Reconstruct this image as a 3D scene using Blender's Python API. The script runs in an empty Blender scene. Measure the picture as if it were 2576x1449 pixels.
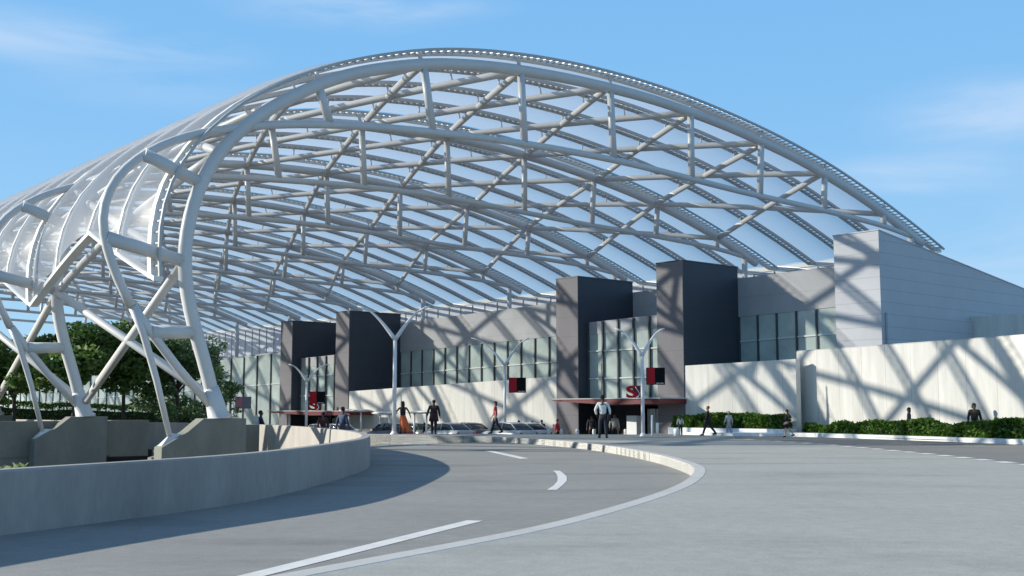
import bpy, bmesh, math, random
from mathutils import Vector, Matrix
random.seed(7)
S = bpy.context.scene
COL = S.collection
R = math.radians
PI = math.pi

# ------------------------------------------------------------------ camera model
F, CX, CY, HY, HC = 2850.0, 1288.0, 724.5, 1030.0, 1.5      # focal / centre / horizon in px of a 2576 px wide frame
PITCH = math.atan((HY - CY) / F)
CP, SP = math.cos(PITCH), math.sin(PITCH)
def ray(x, y):
    u = (x - CX) / F; v = (CY - y) / F
    return Vector((u, CP - v * SP, SP + v * CP))
def G(x, y, z=0.0):
    r = ray(x, y); k = (z - HC) / r.z
    return Vector((0, 0, HC)) + r * k
def P(x, y, D):
    r = ray(x, y)
    return Vector((0, 0, HC)) + r * (D / r.y)
cam_d = bpy.data.cameras.new('camera'); cam = bpy.data.objects.new('camera', cam_d); COL.objects.link(cam)
cam.location = (0, 0, HC); cam.rotation_euler = (PI / 2 + PITCH, 0, 0)
cam_d.sensor_width = 36; cam_d.lens = 36 * F / 2576; cam_d.clip_end = 6000; cam_d.clip_start = 0.1
S.camera = cam

AX = math.atan(((-1160 - CX) / F) * CP)                        # direction of the canopy and of the terminal front
A = Vector((math.sin(AX), math.cos(AX), 0)); N = Vector((A.y, -A.x, 0))
ROT = math.atan2(N.y, N.x)
F0 = P(548, 1010, 44.0); F0.z = 0
def AT(n, a, z=0.0):                                          # n across, a along, both world offsets
    return N * n + A * a + Vector((0, 0, z))

# ------------------------------------------------------------------ materials
def mat(name, base, rough=0.6, var=0.0, scale=1.5, stretch=(1, 1, 1), bump=0.0, metal=0.0, spec=0.5, coords='Object', fine=0.0):
    m = bpy.data.materials.new(name); m.use_nodes = True
    nt = m.node_tree; b = nt.nodes['Principled BSDF']
    b.inputs['Roughness'].default_value = rough; b.inputs['Metallic'].default_value = metal
    b.inputs['Specular IOR Level'].default_value = spec
    b.inputs['Base Color'].default_value = (*base, 1)
    if var > 0 or bump > 0:
        tc = nt.nodes.new('ShaderNodeTexCoord'); mp = nt.nodes.new('ShaderNodeMapping')
        mp.inputs['Scale'].default_value = stretch
        if coords == 'World':
            g = nt.nodes.new('ShaderNodeNewGeometry'); nt.links.new(g.outputs['Position'], mp.inputs['Vector'])
        else:
            nt.links.new(tc.outputs[coords], mp.inputs['Vector'])
        nz = nt.nodes.new('ShaderNodeTexNoise'); nz.inputs['Scale'].default_value = scale
        nz.inputs['Detail'].default_value = 8; nz.inputs['Roughness'].default_value = 0.62
        nt.links.new(mp.outputs[0], nz.inputs['Vector'])
        rp = nt.nodes.new('ShaderNodeValToRGB')
        rp.color_ramp.elements[0].position = 0.3; rp.color_ramp.elements[1].position = 0.7
        rp.color_ramp.elements[0].color = (*[c * (1 - var) for c in base], 1)
        rp.color_ramp.elements[1].color = (*[min(1, c * (1 + var)) for c in base], 1)
        nt.links.new(nz.outputs['Fac'], rp.inputs['Fac'])
        out = rp.outputs[0]
        if fine > 0:
            n2 = nt.nodes.new('ShaderNodeTexNoise'); n2.inputs['Scale'].default_value = scale * 14; n2.inputs['Detail'].default_value = 4
            nt.links.new(mp.outputs[0], n2.inputs['Vector'])
            mr = nt.nodes.new('ShaderNodeMapRange'); mr.inputs[1].default_value = 0.3; mr.inputs[2].default_value = 0.7
            mr.inputs[3].default_value = 1 - fine; mr.inputs[4].default_value = 1 + fine
            nt.links.new(n2.outputs['Fac'], mr.inputs[0])
            mx = nt.nodes.new('ShaderNodeVectorMath'); mx.operation = 'SCALE'
            nt.links.new(out, mx.inputs[0]); nt.links.new(mr.outputs[0], mx.inputs['Scale'])
            out = mx.outputs[0]
        nt.links.new(out, b.inputs['Base Color'])
        if bump > 0:
            bp = nt.nodes.new('ShaderNodeBump'); bp.inputs['Strength'].default_value = bump; bp.inputs['Distance'].default_value = 0.02
            nt.links.new(nz.outputs['Fac'], bp.inputs['Height']); nt.links.new(bp.outputs[0], b.inputs['Normal'])
    return m

def lined(m, axis, period, width, dark):
    """thin joint lines every `period` metres along an object axis, multiplied into the base colour"""
    nt = m.node_tree; b = nt.nodes['Principled BSDF']
    src = b.inputs['Base Color'].links[0].from_socket
    tc = nt.nodes.new('ShaderNodeTexCoord'); sx = nt.nodes.new('ShaderNodeSeparateXYZ')
    nt.links.new(tc.outputs['Object'], sx.inputs[0])
    d = nt.nodes.new('ShaderNodeMath'); d.operation = 'DIVIDE'; d.inputs[1].default_value = period
    nt.links.new(sx.outputs['XYZ'.index(axis)], d.inputs[0])
    fr = nt.nodes.new('ShaderNodeMath'); fr.operation = 'FRACT'; nt.links.new(d.outputs[0], fr.inputs[0])
    lt = nt.nodes.new('ShaderNodeMath'); lt.operation = 'LESS_THAN'; lt.inputs[1].default_value = width / period
    nt.links.new(fr.outputs[0], lt.inputs[0])
    mr = nt.nodes.new('ShaderNodeMapRange'); mr.inputs[3].default_value = 1; mr.inputs[4].default_value = dark
    nt.links.new(lt.outputs[0], mr.inputs[0])
    vm = nt.nodes.new('ShaderNodeVectorMath'); vm.operation = 'SCALE'
    nt.links.new(src, vm.inputs[0]); nt.links.new(mr.outputs[0], vm.inputs['Scale'])
    nt.links.new(vm.outputs[0], b.inputs['Base Color'])
    return m

M = {}
M['steel'] = mat('white_steel', (0.555, 0.56, 0.555), 0.38, 0.05, 0.6)
M['steel_end'] = mat('white_edge_beam', (0.68, 0.68, 0.66), 0.4, 0.04, 0.8)
M['ladder'] = mat('grey_rib_metal', (0.42, 0.43, 0.43), 0.45, 0.06, 1.0)
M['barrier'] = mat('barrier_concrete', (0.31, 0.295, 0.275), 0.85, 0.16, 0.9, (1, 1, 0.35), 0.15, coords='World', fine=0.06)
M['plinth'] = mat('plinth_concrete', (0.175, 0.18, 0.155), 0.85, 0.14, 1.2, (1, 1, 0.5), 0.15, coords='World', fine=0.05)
M['cream'] = lined(mat('cream_stone', (0.66, 0.64, 0.585), 0.75, 0.13, 1.0, (2.4, 2.4, 0.22), 0.08, fine=0.04), 'X', 1.55, 0.022, 0.62)
M['pale'] = lined(mat('pale_panel', (0.47, 0.475, 0.495), 0.55, 0.06, 0.5, (1, 1, 1)), 'Z', 0.62, 0.028, 0.72)
M['upper'] = lined(mat('upper_wall_panel', (0.33, 0.335, 0.345), 0.6, 0.08, 0.8), 'Z', 1.1, 0.02, 0.72)
M['front'] = lined(mat('mauve_grey_cladding', (0.148, 0.14, 0.15), 0.65, 0.12, 0.9, (1, 1, .4)), 'Z', 1.15, 0.022, 0.7)
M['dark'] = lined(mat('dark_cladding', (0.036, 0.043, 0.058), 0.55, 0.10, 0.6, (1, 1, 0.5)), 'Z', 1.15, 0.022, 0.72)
M['black'] = mat('opening_shade_black', (0.02, 0.02, 0.022), 0.7, 0.2, 2)  # near-black colour standing in for deep shade in openings
M['mullion'] = mat('window_mullion', (0.05, 0.06, 0.06), 0.45, 0.1, 3)
M['transom'] = mat('window_transom', (0.55, 0.58, 0.57), 0.4, 0.05, 3)
M['clerestory'] = mat('frosted_glazing', (0.50, 0.54, 0.60), 0.4, 0.08, 0.6)
M['glass'] = mat('green_grey_glass', (0.38, 0.44, 0.41), 0.14, 0.22, 0.7, (1, 1, 1), spec=0.45)
M['glass_dark'] = mat('dark_glass', (0.05, 0.075, 0.075), 0.05, 0.5, 0.9, spec=0.8)
M['roofing'] = mat('flat_roofing', (0.35, 0.35, 0.35), 0.9, 0.1, 1)
M['red'] = mat('red_metal', (0.13, 0.008, 0.014), 0.45, 0.1, 1)
M['sign_red'] = mat('sign_red', (0.40, 0.010, 0.018), 0.5, 0.12, 2, spec=0.2)
M['sign_black'] = mat('sign_black', (0.008, 0.008, 0.009), 0.7, 0.2, 2, spec=0.1)
M['sign_pale'] = mat('sign_pale', (0.55, 0.58, 0.7), 0.4, 0.1, 2)
M['sign_hazy'] = mat('sign_hazy', (0.45, 0.14, 0.2), 0.5, 0.1, 2)  # banner red with haze mixed into the colour
M['sign_grey'] = mat('sign_grey', (0.16, 0.17, 0.19), 0.5, 0.1, 2)
M['lamp'] = mat('lamp_grey_paint', (0.68, 0.68, 0.69), 0.35, 0.04, 1)
M['white'] = mat('white_paint', (0.82, 0.82, 0.80), 0.5, 0.05, 2)
M['line'] = mat('road_line_paint', (0.68, 0.67, 0.64), 0.6, 0.12, 3, coords='World', fine=0.06)
M['kerb'] = mat('kerb_concrete', (0.80, 0.80, 0.775), 0.8, 0.045, 0.5, coords='World', fine=0.02)
M['kerb_top'] = mat('kerb_top_concrete', (0.48, 0.47, 0.45), 0.8, 0.08, 1.2, coords='World', fine=0.05)
M['bark'] = mat('bark', (0.055, 0.045, 0.04), 0.9, 0.3, 4, (1, 1, 0.3), 0.4)
M['tyre'] = mat('tyre_rubber', (0.02, 0.02, 0.02), 0.8, 0.1, 5)
M['rim'] = mat('wheel_rim', (0.5, 0.5, 0.52), 0.3, 0.1, 5, metal=0.8)
M['car_glass'] = mat('car_window', (0.025, 0.035, 0.04), 0.05, 0.2, 1, spec=0.8)
M['lens_red'] = mat('tail_light_red', (0.45, 0.01, 0.03), 0.2, 0.1, 4)
M['lens_white'] = mat('headlight_clear', (0.75, 0.78, 0.8), 0.15, 0.05, 4)
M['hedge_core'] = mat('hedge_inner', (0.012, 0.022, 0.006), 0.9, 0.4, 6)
M['soil'] = mat('dark_soil', (0.05, 0.04, 0.03), 0.95, 0.3, 3)

def paving(name, base, var, patch):
    m = mat(name, base, 0.88, var, 0.35, (1, 1, 1), 0.12, coords='World', fine=0.07)
    nt = m.node_tree; b = nt.nodes['Principled BSDF']; src = b.inputs['Base Color'].links[0].from_socket
    g = nt.nodes.new('ShaderNodeNewGeometry'); mp = nt.nodes.new('ShaderNodeMapping')
    mp.inputs['Scale'].default_value = (0.35, 1.1, 1); mp.inputs['Rotation'].default_value = (0, 0, 0.35)
    nt.links.new(g.outputs['Position'], mp.inputs[0])
    nz = nt.nodes.new('ShaderNodeTexNoise'); nz.inputs['Scale'].default_value = 0.55; nz.inputs['Detail'].default_value = 5
    nt.links.new(mp.outputs[0], nz.inputs['Vector'])
    mr = nt.nodes.new('ShaderNodeMapRange'); mr.inputs[1].default_value = 0.53; mr.inputs[2].default_value = 0.68
    mr.inputs[3].default_value = 1.0; mr.inputs[4].default_value = patch
    nt.links.new(nz.outputs['Fac'], mr.inputs[0])
    gr = nt.nodes.new('ShaderNodeTexNoise'); gr.inputs['Scale'].default_value = 38; gr.inputs['Detail'].default_value = 3
    nt.links.new(g.outputs['Position'], gr.inputs['Vector'])
    m2 = nt.nodes.new('ShaderNodeMapRange'); m2.inputs[1].default_value = 0.3; m2.inputs[2].default_value = 0.7
    m2.inputs[3].default_value = 0.88; m2.inputs[4].default_value = 1.12
    nt.links.new(gr.outputs['Fac'], m2.inputs[0])
    mu = nt.nodes.new('ShaderNodeMath'); mu.operation = 'MULTIPLY'
    nt.links.new(mr.outputs[0], mu.inputs[0]); nt.links.new(m2.outputs[0], mu.inputs[1])
    vm = nt.nodes.new('ShaderNodeVectorMath'); vm.operation = 'SCALE'
    nt.links.new(src, vm.inputs[0]); nt.links.new(mu.outputs[0], vm.inputs['Scale'])
    nt.links.new(vm.outputs[0], b.inputs['Base Color'])
    return m
M['asphalt'] = paving('road_asphalt', (0.235, 0.235, 0.222), 0.10, 0.80)
M['paving'] = paving('pale_paving', (0.325, 0.33, 0.305), 0.07, 0.80)
M['asphalt_dark'] = paving('side_road_asphalt', (0.165, 0.165, 0.16), 0.08, 0.9)
M['ground'] = paving('lower_ground', (0.16, 0.16, 0.14), 0.2, 0.8)

def foliage(name, cols, rough=0.55):
    m = bpy.data.materials.new(name); m.use_nodes = True
    nt = m.node_tree; b = nt.nodes['Principled BSDF']
    g = nt.nodes.new('ShaderNodeNewGeometry')
    rp = nt.nodes.new('ShaderNodeValToRGB')
    e = rp.color_ramp.elements
    e[0].color = (*cols[0], 1); e[1].color = (*cols[-1], 1)
    for i, c in enumerate(cols[1:-1]):
        k = e.new((i + 1) / (len(cols) - 1)); k.color = (*c, 1)
    nt.links.new(g.outputs['Random Per Island'], rp.inputs['Fac'])
    nt.links.new(rp.outputs[0], b.inputs['Base Color'])
    b.inputs['Roughness'].default_value = rough
    tr = nt.nodes.new('ShaderNodeBsdfTranslucent'); nt.links.new(rp.outputs[0], tr.inputs['Color'])
    mx = nt.nodes.new('ShaderNodeMixShader'); mx.inputs[0].default_value = 0.45
    nt.links.new(b.outputs[0], mx.inputs[1]); nt.links.new(tr.outputs[0], mx.inputs[2])
    nt.links.new(mx.outputs[0], nt.nodes['Material Output'].inputs['Surface'])
    return m
M['leaf'] = foliage('tree_leaf', [(0.03, 0.075, 0.018), (0.075, 0.155, 0.032), (0.17, 0.28, 0.075)])
M['leaf_fine'] = foliage('fine_tree_leaf', [(0.08, 0.15, 0.06), (0.14, 0.24, 0.10), (0.22, 0.33, 0.16)])
M['hedge'] = foliage('hedge_leaf', [(0.025, 0.07, 0.008), (0.065, 0.15, 0.014), (0.14, 0.27, 0.03)])
M['shrub'] = foliage('shrub_leaf', [(0.10, 0.17, 0.05), (0.16, 0.24, 0.09), (0.24, 0.32, 0.14)])

def membrane():
    m = bpy.data.materials.new('roof_film'); m.use_nodes = True
    nt = m.node_tree; b = nt.nodes['Principled BSDF']
    b.inputs['Base Color'].default_value = (0.33, 0.38, 0.46, 1); b.inputs['Roughness'].default_value = 0.35
    b.inputs['Specular IOR Level'].default_value = 0.25
    tl = nt.nodes.new('ShaderNodeBsdfTranslucent'); tl.inputs['Color'].default_value = (0.76, 0.77, 0.79, 1)
    a = nt.nodes.new('ShaderNodeMixShader'); a.inputs[0].default_value = 0.55
    nt.links.new(b.outputs[0], a.inputs[1]); nt.links.new(tl.outputs[0], a.inputs[2])
    tp = nt.nodes.new('ShaderNodeBsdfTransparent'); tp.inputs['Color'].default_value = (0.95, 0.97, 1, 1)
    lw = nt.nodes.new('ShaderNodeLayerWeight'); lw.inputs['Blend'].default_value = 0.35
    mr = nt.nodes.new('ShaderNodeMapRange'); mr.inputs[3].default_value = 0.33; mr.inputs[4].default_value = 0.76
    g = nt.nodes.new('ShaderNodeNewGeometry'); nz = nt.nodes.new('ShaderNodeTexNoise'); nz.inputs['Scale'].default_value = 0.5
    nz.inputs['Detail'].default_value = 4
    nt.links.new(g.outputs['Position'], nz.inputs['Vector'])
    ad = nt.nodes.new('ShaderNodeMath'); ad.operation = 'MULTIPLY_ADD'; ad.inputs[1].default_value = 0.04; ad.inputs[2].default_value = -0.02
    nt.links.new(nz.outputs['Fac'], ad.inputs[0])
    sm = nt.nodes.new('ShaderNodeMath'); sm.operation = 'ADD'
    nt.links.new(lw.outputs['Facing'], mr.inputs[0]); nt.links.new(mr.outputs[0], sm.inputs[0]); nt.links.new(ad.outputs[0], sm.inputs[1])
    x = nt.nodes.new('ShaderNodeMixShader'); nt.links.new(sm.outputs[0], x.inputs[0])
    nt.links.new(tp.outputs[0], x.inputs[1]); nt.links.new(a.outputs[0], x.inputs[2])
    nt.links.new(x.outputs[0], nt.nodes['Material Output'].inputs['Surface'])
    return m
M['film'] = membrane()
_cm = {}
def cloth(rgb):
    k = tuple(round(c, 3) for c in rgb)
    if k not in _cm: _cm[k] = mat('cloth', rgb, 0.85, 0.15, 9)
    return _cm[k]
def paint(rgb):
    k = ('p',) + tuple(rgb)
    if k not in _cm:
        _cm[k] = mat('car_paint', rgb, 0.25, 0.05, 1.5, spec=0.6)
    return _cm[k]

# ------------------------------------------------------------------ mesh builder
class MB:
    def __init__(s): s.v = []; s.f = []; s.sm = []
    def add(s, vs, fs, smooth=False):
        o = len(s.v); s.v += [Vector(p) for p in vs]
        for q in fs: s.f.append(tuple(i + o for i in q)); s.sm.append(smooth)
        return s
    def box(s, lo, hi):
        x0, y0, z0 = lo; x1, y1, z1 = hi
        return s.add([(x0,y0,z0),(x1,y0,z0),(x1,y1,z0),(x0,y1,z0),(x0,y0,z1),(x1,y0,z1),(x1,y1,z1),(x0,y1,z1)],
              [(0,3,2,1),(4,5,6,7),(0,1,5,4),(1,2,6,5),(2,3,7,6),(3,0,4,7)])
    def obox(s, o, ux, uy, uz):                                 # oriented box: corner + three edge vectors
        o, ux, uy, uz = map(Vector, (o, ux, uy, uz))
        p = [o, o+ux, o+ux+uy, o+uy]; p += [q+uz for q in p]
        fs = [(0,3,2,1),(4,5,6,7),(0,1,5,4),(1,2,6,5),(2,3,7,6),(3,0,4,7)]
        if ux.cross(uy).dot(uz) < 0: fs = [q[::-1] for q in fs]
        return s.add(p, fs)
    def prism(s, poly, z0, z1):                                 # poly: 2D ccw
        n = len(poly)
        zz0 = z0 if callable(z0) else (lambda p: z0); zz1 = z1 if callable(z1) else (lambda p: z1)
        vs = [(p[0], p[1], zz0(p)) for p in poly] + [(p[0], p[1], zz1(p)) for p in poly]
        fs = [tuple(range(n))[::-1], tuple(range(n, 2*n))] + [(i, (i+1) % n, n+(i+1) % n, n+i) for i in range(n)]
        return s.add(vs, fs)
    def extrude(s, poly3, vec):
        n = len(poly3); vec = Vector(vec)
        vs = [Vector(p) for p in poly3] + [Vector(p) + vec for p in poly3]
        fs = [tuple(range(n))[::-1], tuple(range(n, 2*n))] + [(i, (i+1) % n, n+(i+1) % n, n+i) for i in range(n)]
        return s.add(vs, fs)
    def tube(s, path, r, sides=10, cap=True):
        path = [Vector(p) for p in path]; n = len(path)
        rr = r if isinstance(r, (list, tuple)) else [r] * n
        t0 = (path[1] - path[0]).normalized()
        up = Vector((0, 0, 1)) if abs(t0.z) < 0.9 else Vector((1, 0, 0))
        u = t0.cross(up).normalized(); vs = []
        for i, p in enumerate(path):
            t = ((path[min(i+1, n-1)] - path[max(i-1, 0)])).normalized()
            u = (u - t * u.dot(t)).normalized(); w = t.cross(u)
            for k in range(sides):
                an = 2 * PI * k / sides
                vs.append(p + (u * math.cos(an) + w * math.sin(an)) * rr[i])
        fs = []
        for i in range(n - 1):
            for k in range(sides):
                a = i*sides+k; b = i*sides+(k+1) % sides
                fs.append((a, b, b+sides, a+sides))
        s.add(vs, fs, True)
        if cap:
            o = len(s.v) - len(vs)
            s.f.append(tuple(o+k for k in range(sides))[::-1]); s.sm.append(False)
            s.f.append(tuple(o+(n-1)*sides+k for k in range(sides))); s.sm.append(False)
        return s
    def ring_loft(s, rings, cap=True, smooth=True):
        m = len(rings[0]); vs = [p for r in rings for p in r]; fs = []
        for i in range(len(rings)-1):
            for k in range(m):
                a = i*m+k; b = i*m+(k+1) % m
                fs.append((a, b, b+m, a+m))
        s.add(vs, fs, smooth)
        if cap:
            o = len(s.v) - len(vs)
            s.f.append(tuple(o+k for k in range(m))[::-1]); s.sm.append(False)
            s.f.append(tuple(o+(len(rings)-1)*m+k for k in range(m))); s.sm.append(False)
        return s
    def lathe(s, prof, segs=16, c=(0, 0, 0)):
        rings = [[(c[0]+r*math.cos(2*PI*k/segs), c[1]+r*math.sin(2*PI*k/segs), c[2]+z) for k in range(segs)] for r, z in prof]
        return s.ring_loft(rings)
    def ball(s, c, r, seg=12, ring=8, sc=(1, 1, 1)):
        rings = []
        for i in range(ring+1):
            th = -PI/2 + PI*i/ring
            rr = max(0.02, math.cos(th))
            rings.append([(c[0]+r*sc[0]*rr*math.cos(2*PI*k/seg), c[1]+r*sc[1]*rr*math.sin(2*PI*k/seg), c[2]+r*sc[2]*math.sin(th)) for k in range(seg)])
        return s.ring_loft(rings)
    def build(s, name, m, parent=None, off=None, recalc=False, bevel=0.0):
        me = bpy.data.meshes.new(name)
        vs = [tuple(p - off) for p in s.v] if off is not None else [tuple(p) for p in s.v]
        me.from_pydata(vs, [], s.f)
        me.polygons.foreach_set('use_smooth', s.sm)
        if recalc:
            bm = bmesh.new(); bm.from_mesh(me); bmesh.ops.recalc_face_normals(bm, faces=bm.faces); bm.to_mesh(me); bm.free()
        me.update()
        o = bpy.data.objects.new(name, me); COL.objects.link(o)
        for q in (m if isinstance(m, list) else [m]): me.materials.append(q)
        if parent: o.parent = parent
        if bevel > 0:
            bv = o.modifiers.new('bevel', 'BEVEL'); bv.width = bevel; bv.segments = 2; bv.limit_method = 'ANGLE'
        return o

def tag(o, label, cat, group=None):
    o['label'] = label; o['category'] = cat
    if group: o['group'] = group
    return o
def thing(name, label, cat, loc=(0, 0, 0), rz=0.0, group=None, sc=1.0):
    o = bpy.data.objects.new(name, None); COL.objects.link(o)
    o.location = loc; o.rotation_euler = (0, 0, rz); o.scale = (sc, sc, sc); o.empty_display_size = 0.3
    return tag(o, label, cat, group)
def struct(o): o['kind'] = 'structure'; return o
def copy_tree(o, parent=None):
    c = o.copy(); COL.objects.link(c)
    if parent: c.parent = parent
    for ch in list(o.children): copy_tree(ch, c)
    return c
def relabel(o, label, group=None):
    o['label'] = label
    if group: o['group'] = group
    return o

def spline(pts, n, smooth=2):
    """Catmull-Rom through 2-D points, resampled to n equal steps and lightly smoothed"""
    pts = [Vector(p) for p in pts]; d = []
    for i in range(len(pts)-1):
        p0 = pts[max(i-1, 0)]; p1 = pts[i]; p2 = pts[i+1]; p3 = pts[min(i+2, len(pts)-1)]
        for k in range(12):
            t = k/12
            d.append(0.5*((2*p1)+(p2-p0)*t+(2*p0-5*p1+4*p2-p3)*t*t+(3*p1-p0-3*p2+p3)*t**3))
    d.append(pts[-1])
    L = [0]
    for i in range(1, len(d)): L.append(L[-1]+(d[i]-d[i-1]).length)
    out = []; j = 0
    for k in range(n):
        t = L[-1]*k/(n-1)
        while j < len(d)-2 and L[j+1] < t: j += 1
        f = (t-L[j])/max(1e-9, L[j+1]-L[j]); out.append(d[j].lerp(d[j+1], f))
    for _ in range(smooth):
        out = [out[0]] + [(out[i-1]+out[i]*2+out[i+1])/4 for i in range(1, n-1)] + [out[-1]]
    return out

# ------------------------------------------------------------------ world, sun
TRAVEL = Vector((0.9992, -0.04, 0)); EL = R(20)
sd = Vector((TRAVEL.x*math.cos(EL), TRAVEL.y*math.cos(EL), -math.sin(EL)))
sl = bpy.data.lights.new('sun', 'SUN'); sl.energy = 5.0; sl.angle = R(0.65); sl.color = (1.0, 0.93, 0.80)
so = bpy.data.objects.new('sun', sl); COL.objects.link(so); so.location = (-60, -5, 60)
so.rotation_euler = sd.to_track_quat('-Z', 'Y').to_euler()
w = bpy.data.worlds.new('World'); S.world = w; w.use_nodes = True
nt = w.node_tree; bg = nt.nodes['Background']
sky = nt.nodes.new('ShaderNodeTexSky'); sky.sky_type = 'NISHITA'; sky.sun_disc = False
sky.sun_elevation = EL; sky.sun_rotation = math.atan2(-TRAVEL.x, -TRAVEL.y)
sky.air_density = 1.0; sky.dust_density = 0.6; sky.ozone_density = 2.0; sky.altitude = 200
tc = nt.nodes.new('ShaderNodeTexCoord'); mp = nt.nodes.new('ShaderNodeMapping')
mp.inputs['Scale'].default_value = (3.0, 3.0, 16.0); mp.inputs['Location'].default_value = (0.35, 0.1, 0.2)
nt.links.new(tc.outputs['Generated'], mp.inputs[0])
nz = nt.nodes.new('ShaderNodeTexNoise'); nz.inputs['Scale'].default_value = 1.5; nz.inputs['Detail'].default_value = 7; nz.inputs['Distortion'].default_value = 0.6
nz.inputs['Roughness'].default_value = 0.55
nt.links.new(mp.outputs[0], nz.inputs['Vector'])
def clouds():
    acc = None
    for (px, py, wx, wz, k) in ((120, 95, .16, .022, .75), (850, 25, .11, .018, .6), (2480, 280, .09, .03, .7), (2300, 440, .10, .02, .6), (1080, 20, .08, .012, .5), (420, 230, .12, .02, .3), (2560, 640, .12, .05, .45)):
        d = ray(px, py).normalized()
        sub = nt.nodes.new('ShaderNodeVectorMath'); sub.operation = 'SUBTRACT'; sub.inputs[1].default_value = d
        nt.links.new(tc.outputs['Generated'], sub.inputs[0])
        sc_ = nt.nodes.new('ShaderNodeVectorMath'); sc_.operation = 'MULTIPLY'; sc_.inputs[1].default_value = (1/wx, 1/wx, 1/wz)
        nt.links.new(sub.outputs[0], sc_.inputs[0])
        ln = nt.nodes.new('ShaderNodeVectorMath'); ln.operation = 'LENGTH'; nt.links.new(sc_.outputs[0], ln.inputs[0])
        m_ = nt.nodes.new('ShaderNodeMapRange'); m_.interpolation_type = 'SMOOTHSTEP'; m_.inputs[1].default_value = 0; m_.inputs[2].default_value = 1.3
        m_.inputs[3].default_value = k; m_.inputs[4].default_value = 0
        nt.links.new(ln.outputs['Value'], m_.inputs[0])
        if acc is None: acc = m_.outputs[0]
        else:
            ad = nt.nodes.new('ShaderNodeMath'); ad.operation = 'ADD'; nt.links.new(acc, ad.inputs[0]); nt.links.new(m_.outputs[0], ad.inputs[1]); acc = ad.outputs[0]
    n_ = nt.nodes.new('ShaderNodeMapRange'); n_.inputs[1].default_value = .34; n_.inputs[2].default_value = .66; nt.links.new(nz.outputs['Fac'], n_.inputs[0])
    mu = nt.nodes.new('ShaderNodeMath'); mu.operation = 'MULTIPLY'; mu.use_clamp = True; nt.links.new(acc, mu.inputs[0]); nt.links.new(n_.outputs[0], mu.inputs[1])
    return mu
mr = clouds()
sep = nt.nodes.new('ShaderNodeSeparateXYZ'); nt.links.new(tc.outputs['Generated'], sep.inputs[0])
rp = nt.nodes.new('ShaderNodeValToRGB'); e = rp.color_ramp.elements
e[0].position = 0.0; e[0].color = (0.40, 0.63, 0.82, 1); e[1].position = 0.85; e[1].color = (0.15, 0.25, 0.42, 1)
for p_, c_ in ((0.12, (0.29, 0.545, 0.815)), (0.24, (0.22, 0.485, 0.81)), (0.36, (0.185, 0.445, 0.79)), (0.55, (0.15, 0.33, 0.60))):
    k = e.new(p_); k.color = (*c_, 1)
nt.links.new(sep.outputs['Z'], rp.inputs[0])
sc = nt.nodes.new('ShaderNodeVectorMath'); sc.operation = 'SCALE'; sc.inputs['Scale'].default_value = 10.0
nt.links.new(rp.outputs[0], sc.inputs[0])
m0 = nt.nodes.new('ShaderNodeMix'); m0.data_type = 'RGBA'; m0.inputs[0].default_value = 0.9
nt.links.new(sky.outputs[0], m0.inputs[6]); nt.links.new(sc.outputs[0], m0.inputs[7])
mix = nt.nodes.new('ShaderNodeMix'); mix.data_type = 'RGBA'
mix.inputs[7].default_value = (5.6, 6.7, 8.2, 1)
nt.links.new(mr.outputs[0], mix.inputs[0]); nt.links.new(m0.outputs[2], mix.inputs[6])
nt.links.new(mix.outputs[2], bg.inputs['Color']); bg.inputs['Strength'].default_value = 0.075
S.view_settings.view_transform = 'Standard'; S.view_settings.look = 'None'; S.view_settings.gamma = 1; S.view_settings.exposure = 0.66
S.render.engine = 'CYCLES'
S.cycles.max_bounces = 8; S.cycles.transparent_max_bounces = 24

# ------------------------------------------------------------------ ground, road, island
def sstep(x): x = max(0, min(1, x)); return x*x*(3-2*x)
def zroad(p):
    """height of the road deck: level near the camera, dropping along the terminal front"""
    a = A.dot(Vector((p[0], p[1], 0)))
    return -0.45*sstep((a-40)/9.0) - 0.014*max(0, a-52)
g = MB(); g.add([(-1500, -300, -4), (1500, -300, -4), (1500, 3000, -4), (-1500, 3000, -4)], [(0, 1, 2, 3)])
struct(g.build('ground', M['ground']))

# left parapet of the near road: a curve read off the picture, base on z=0, bulging to the right and then following the canopy
base_px = [(0, 1347), (346, 1303), (594, 1271), (791, 1224), (890, 1194)]
bar = [G(x, y).to_2d() for x, y in base_px]
far = [P(857, 1079, 41.5).to_2d(), P(773, 1073, 48).to_2d(), P(706, 1069, 53).to_2d(), P(613, 1067, 57).to_2d()]
bar = [Vector((-9.6, 1.5)), Vector((-8.1, 7.5))] + bar + [Vector((-3.6, 28.5)), Vector((-3.95, 32)), Vector((-4.8, 36.5))] + far
bar += [far[-1] + Vector((A.x, A.y))*14, far[-1] + Vector((A.x, A.y))*60]
barc = spline(bar, 130, 5)
def offset(c, d):
    o = []
    for i, p in enumerate(c):
        t = (c[min(i+1, len(c)-1)] - c[max(i-1, 0)]).normalized()
        o.append(p + Vector((t.y, -t.x))*d)                      # +d = right of travel
    return o
bi = offset(barc, -0.26)
# road deck: strips from the parapet out to the right
road = MB(); nx = 40; vs = []; W = 62.0
for p in offset(barc, -0.05):
    for k in range(nx+1):
        q = Vector((p.x, p.y)) + Vector((1, 0.12))*(W*(k/nx)**1.4)
        vs.append((q.x, q.y, zroad(q)))
fs = []
for i in range(len(barc)-1):
    for k in range(nx):
        a = i*(nx+1)+k; fs.append((a, a+1, a+nx+2, a+nx+1))
road.add(vs, fs, True)
struct(road.build('road', M['asphalt']))

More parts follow.
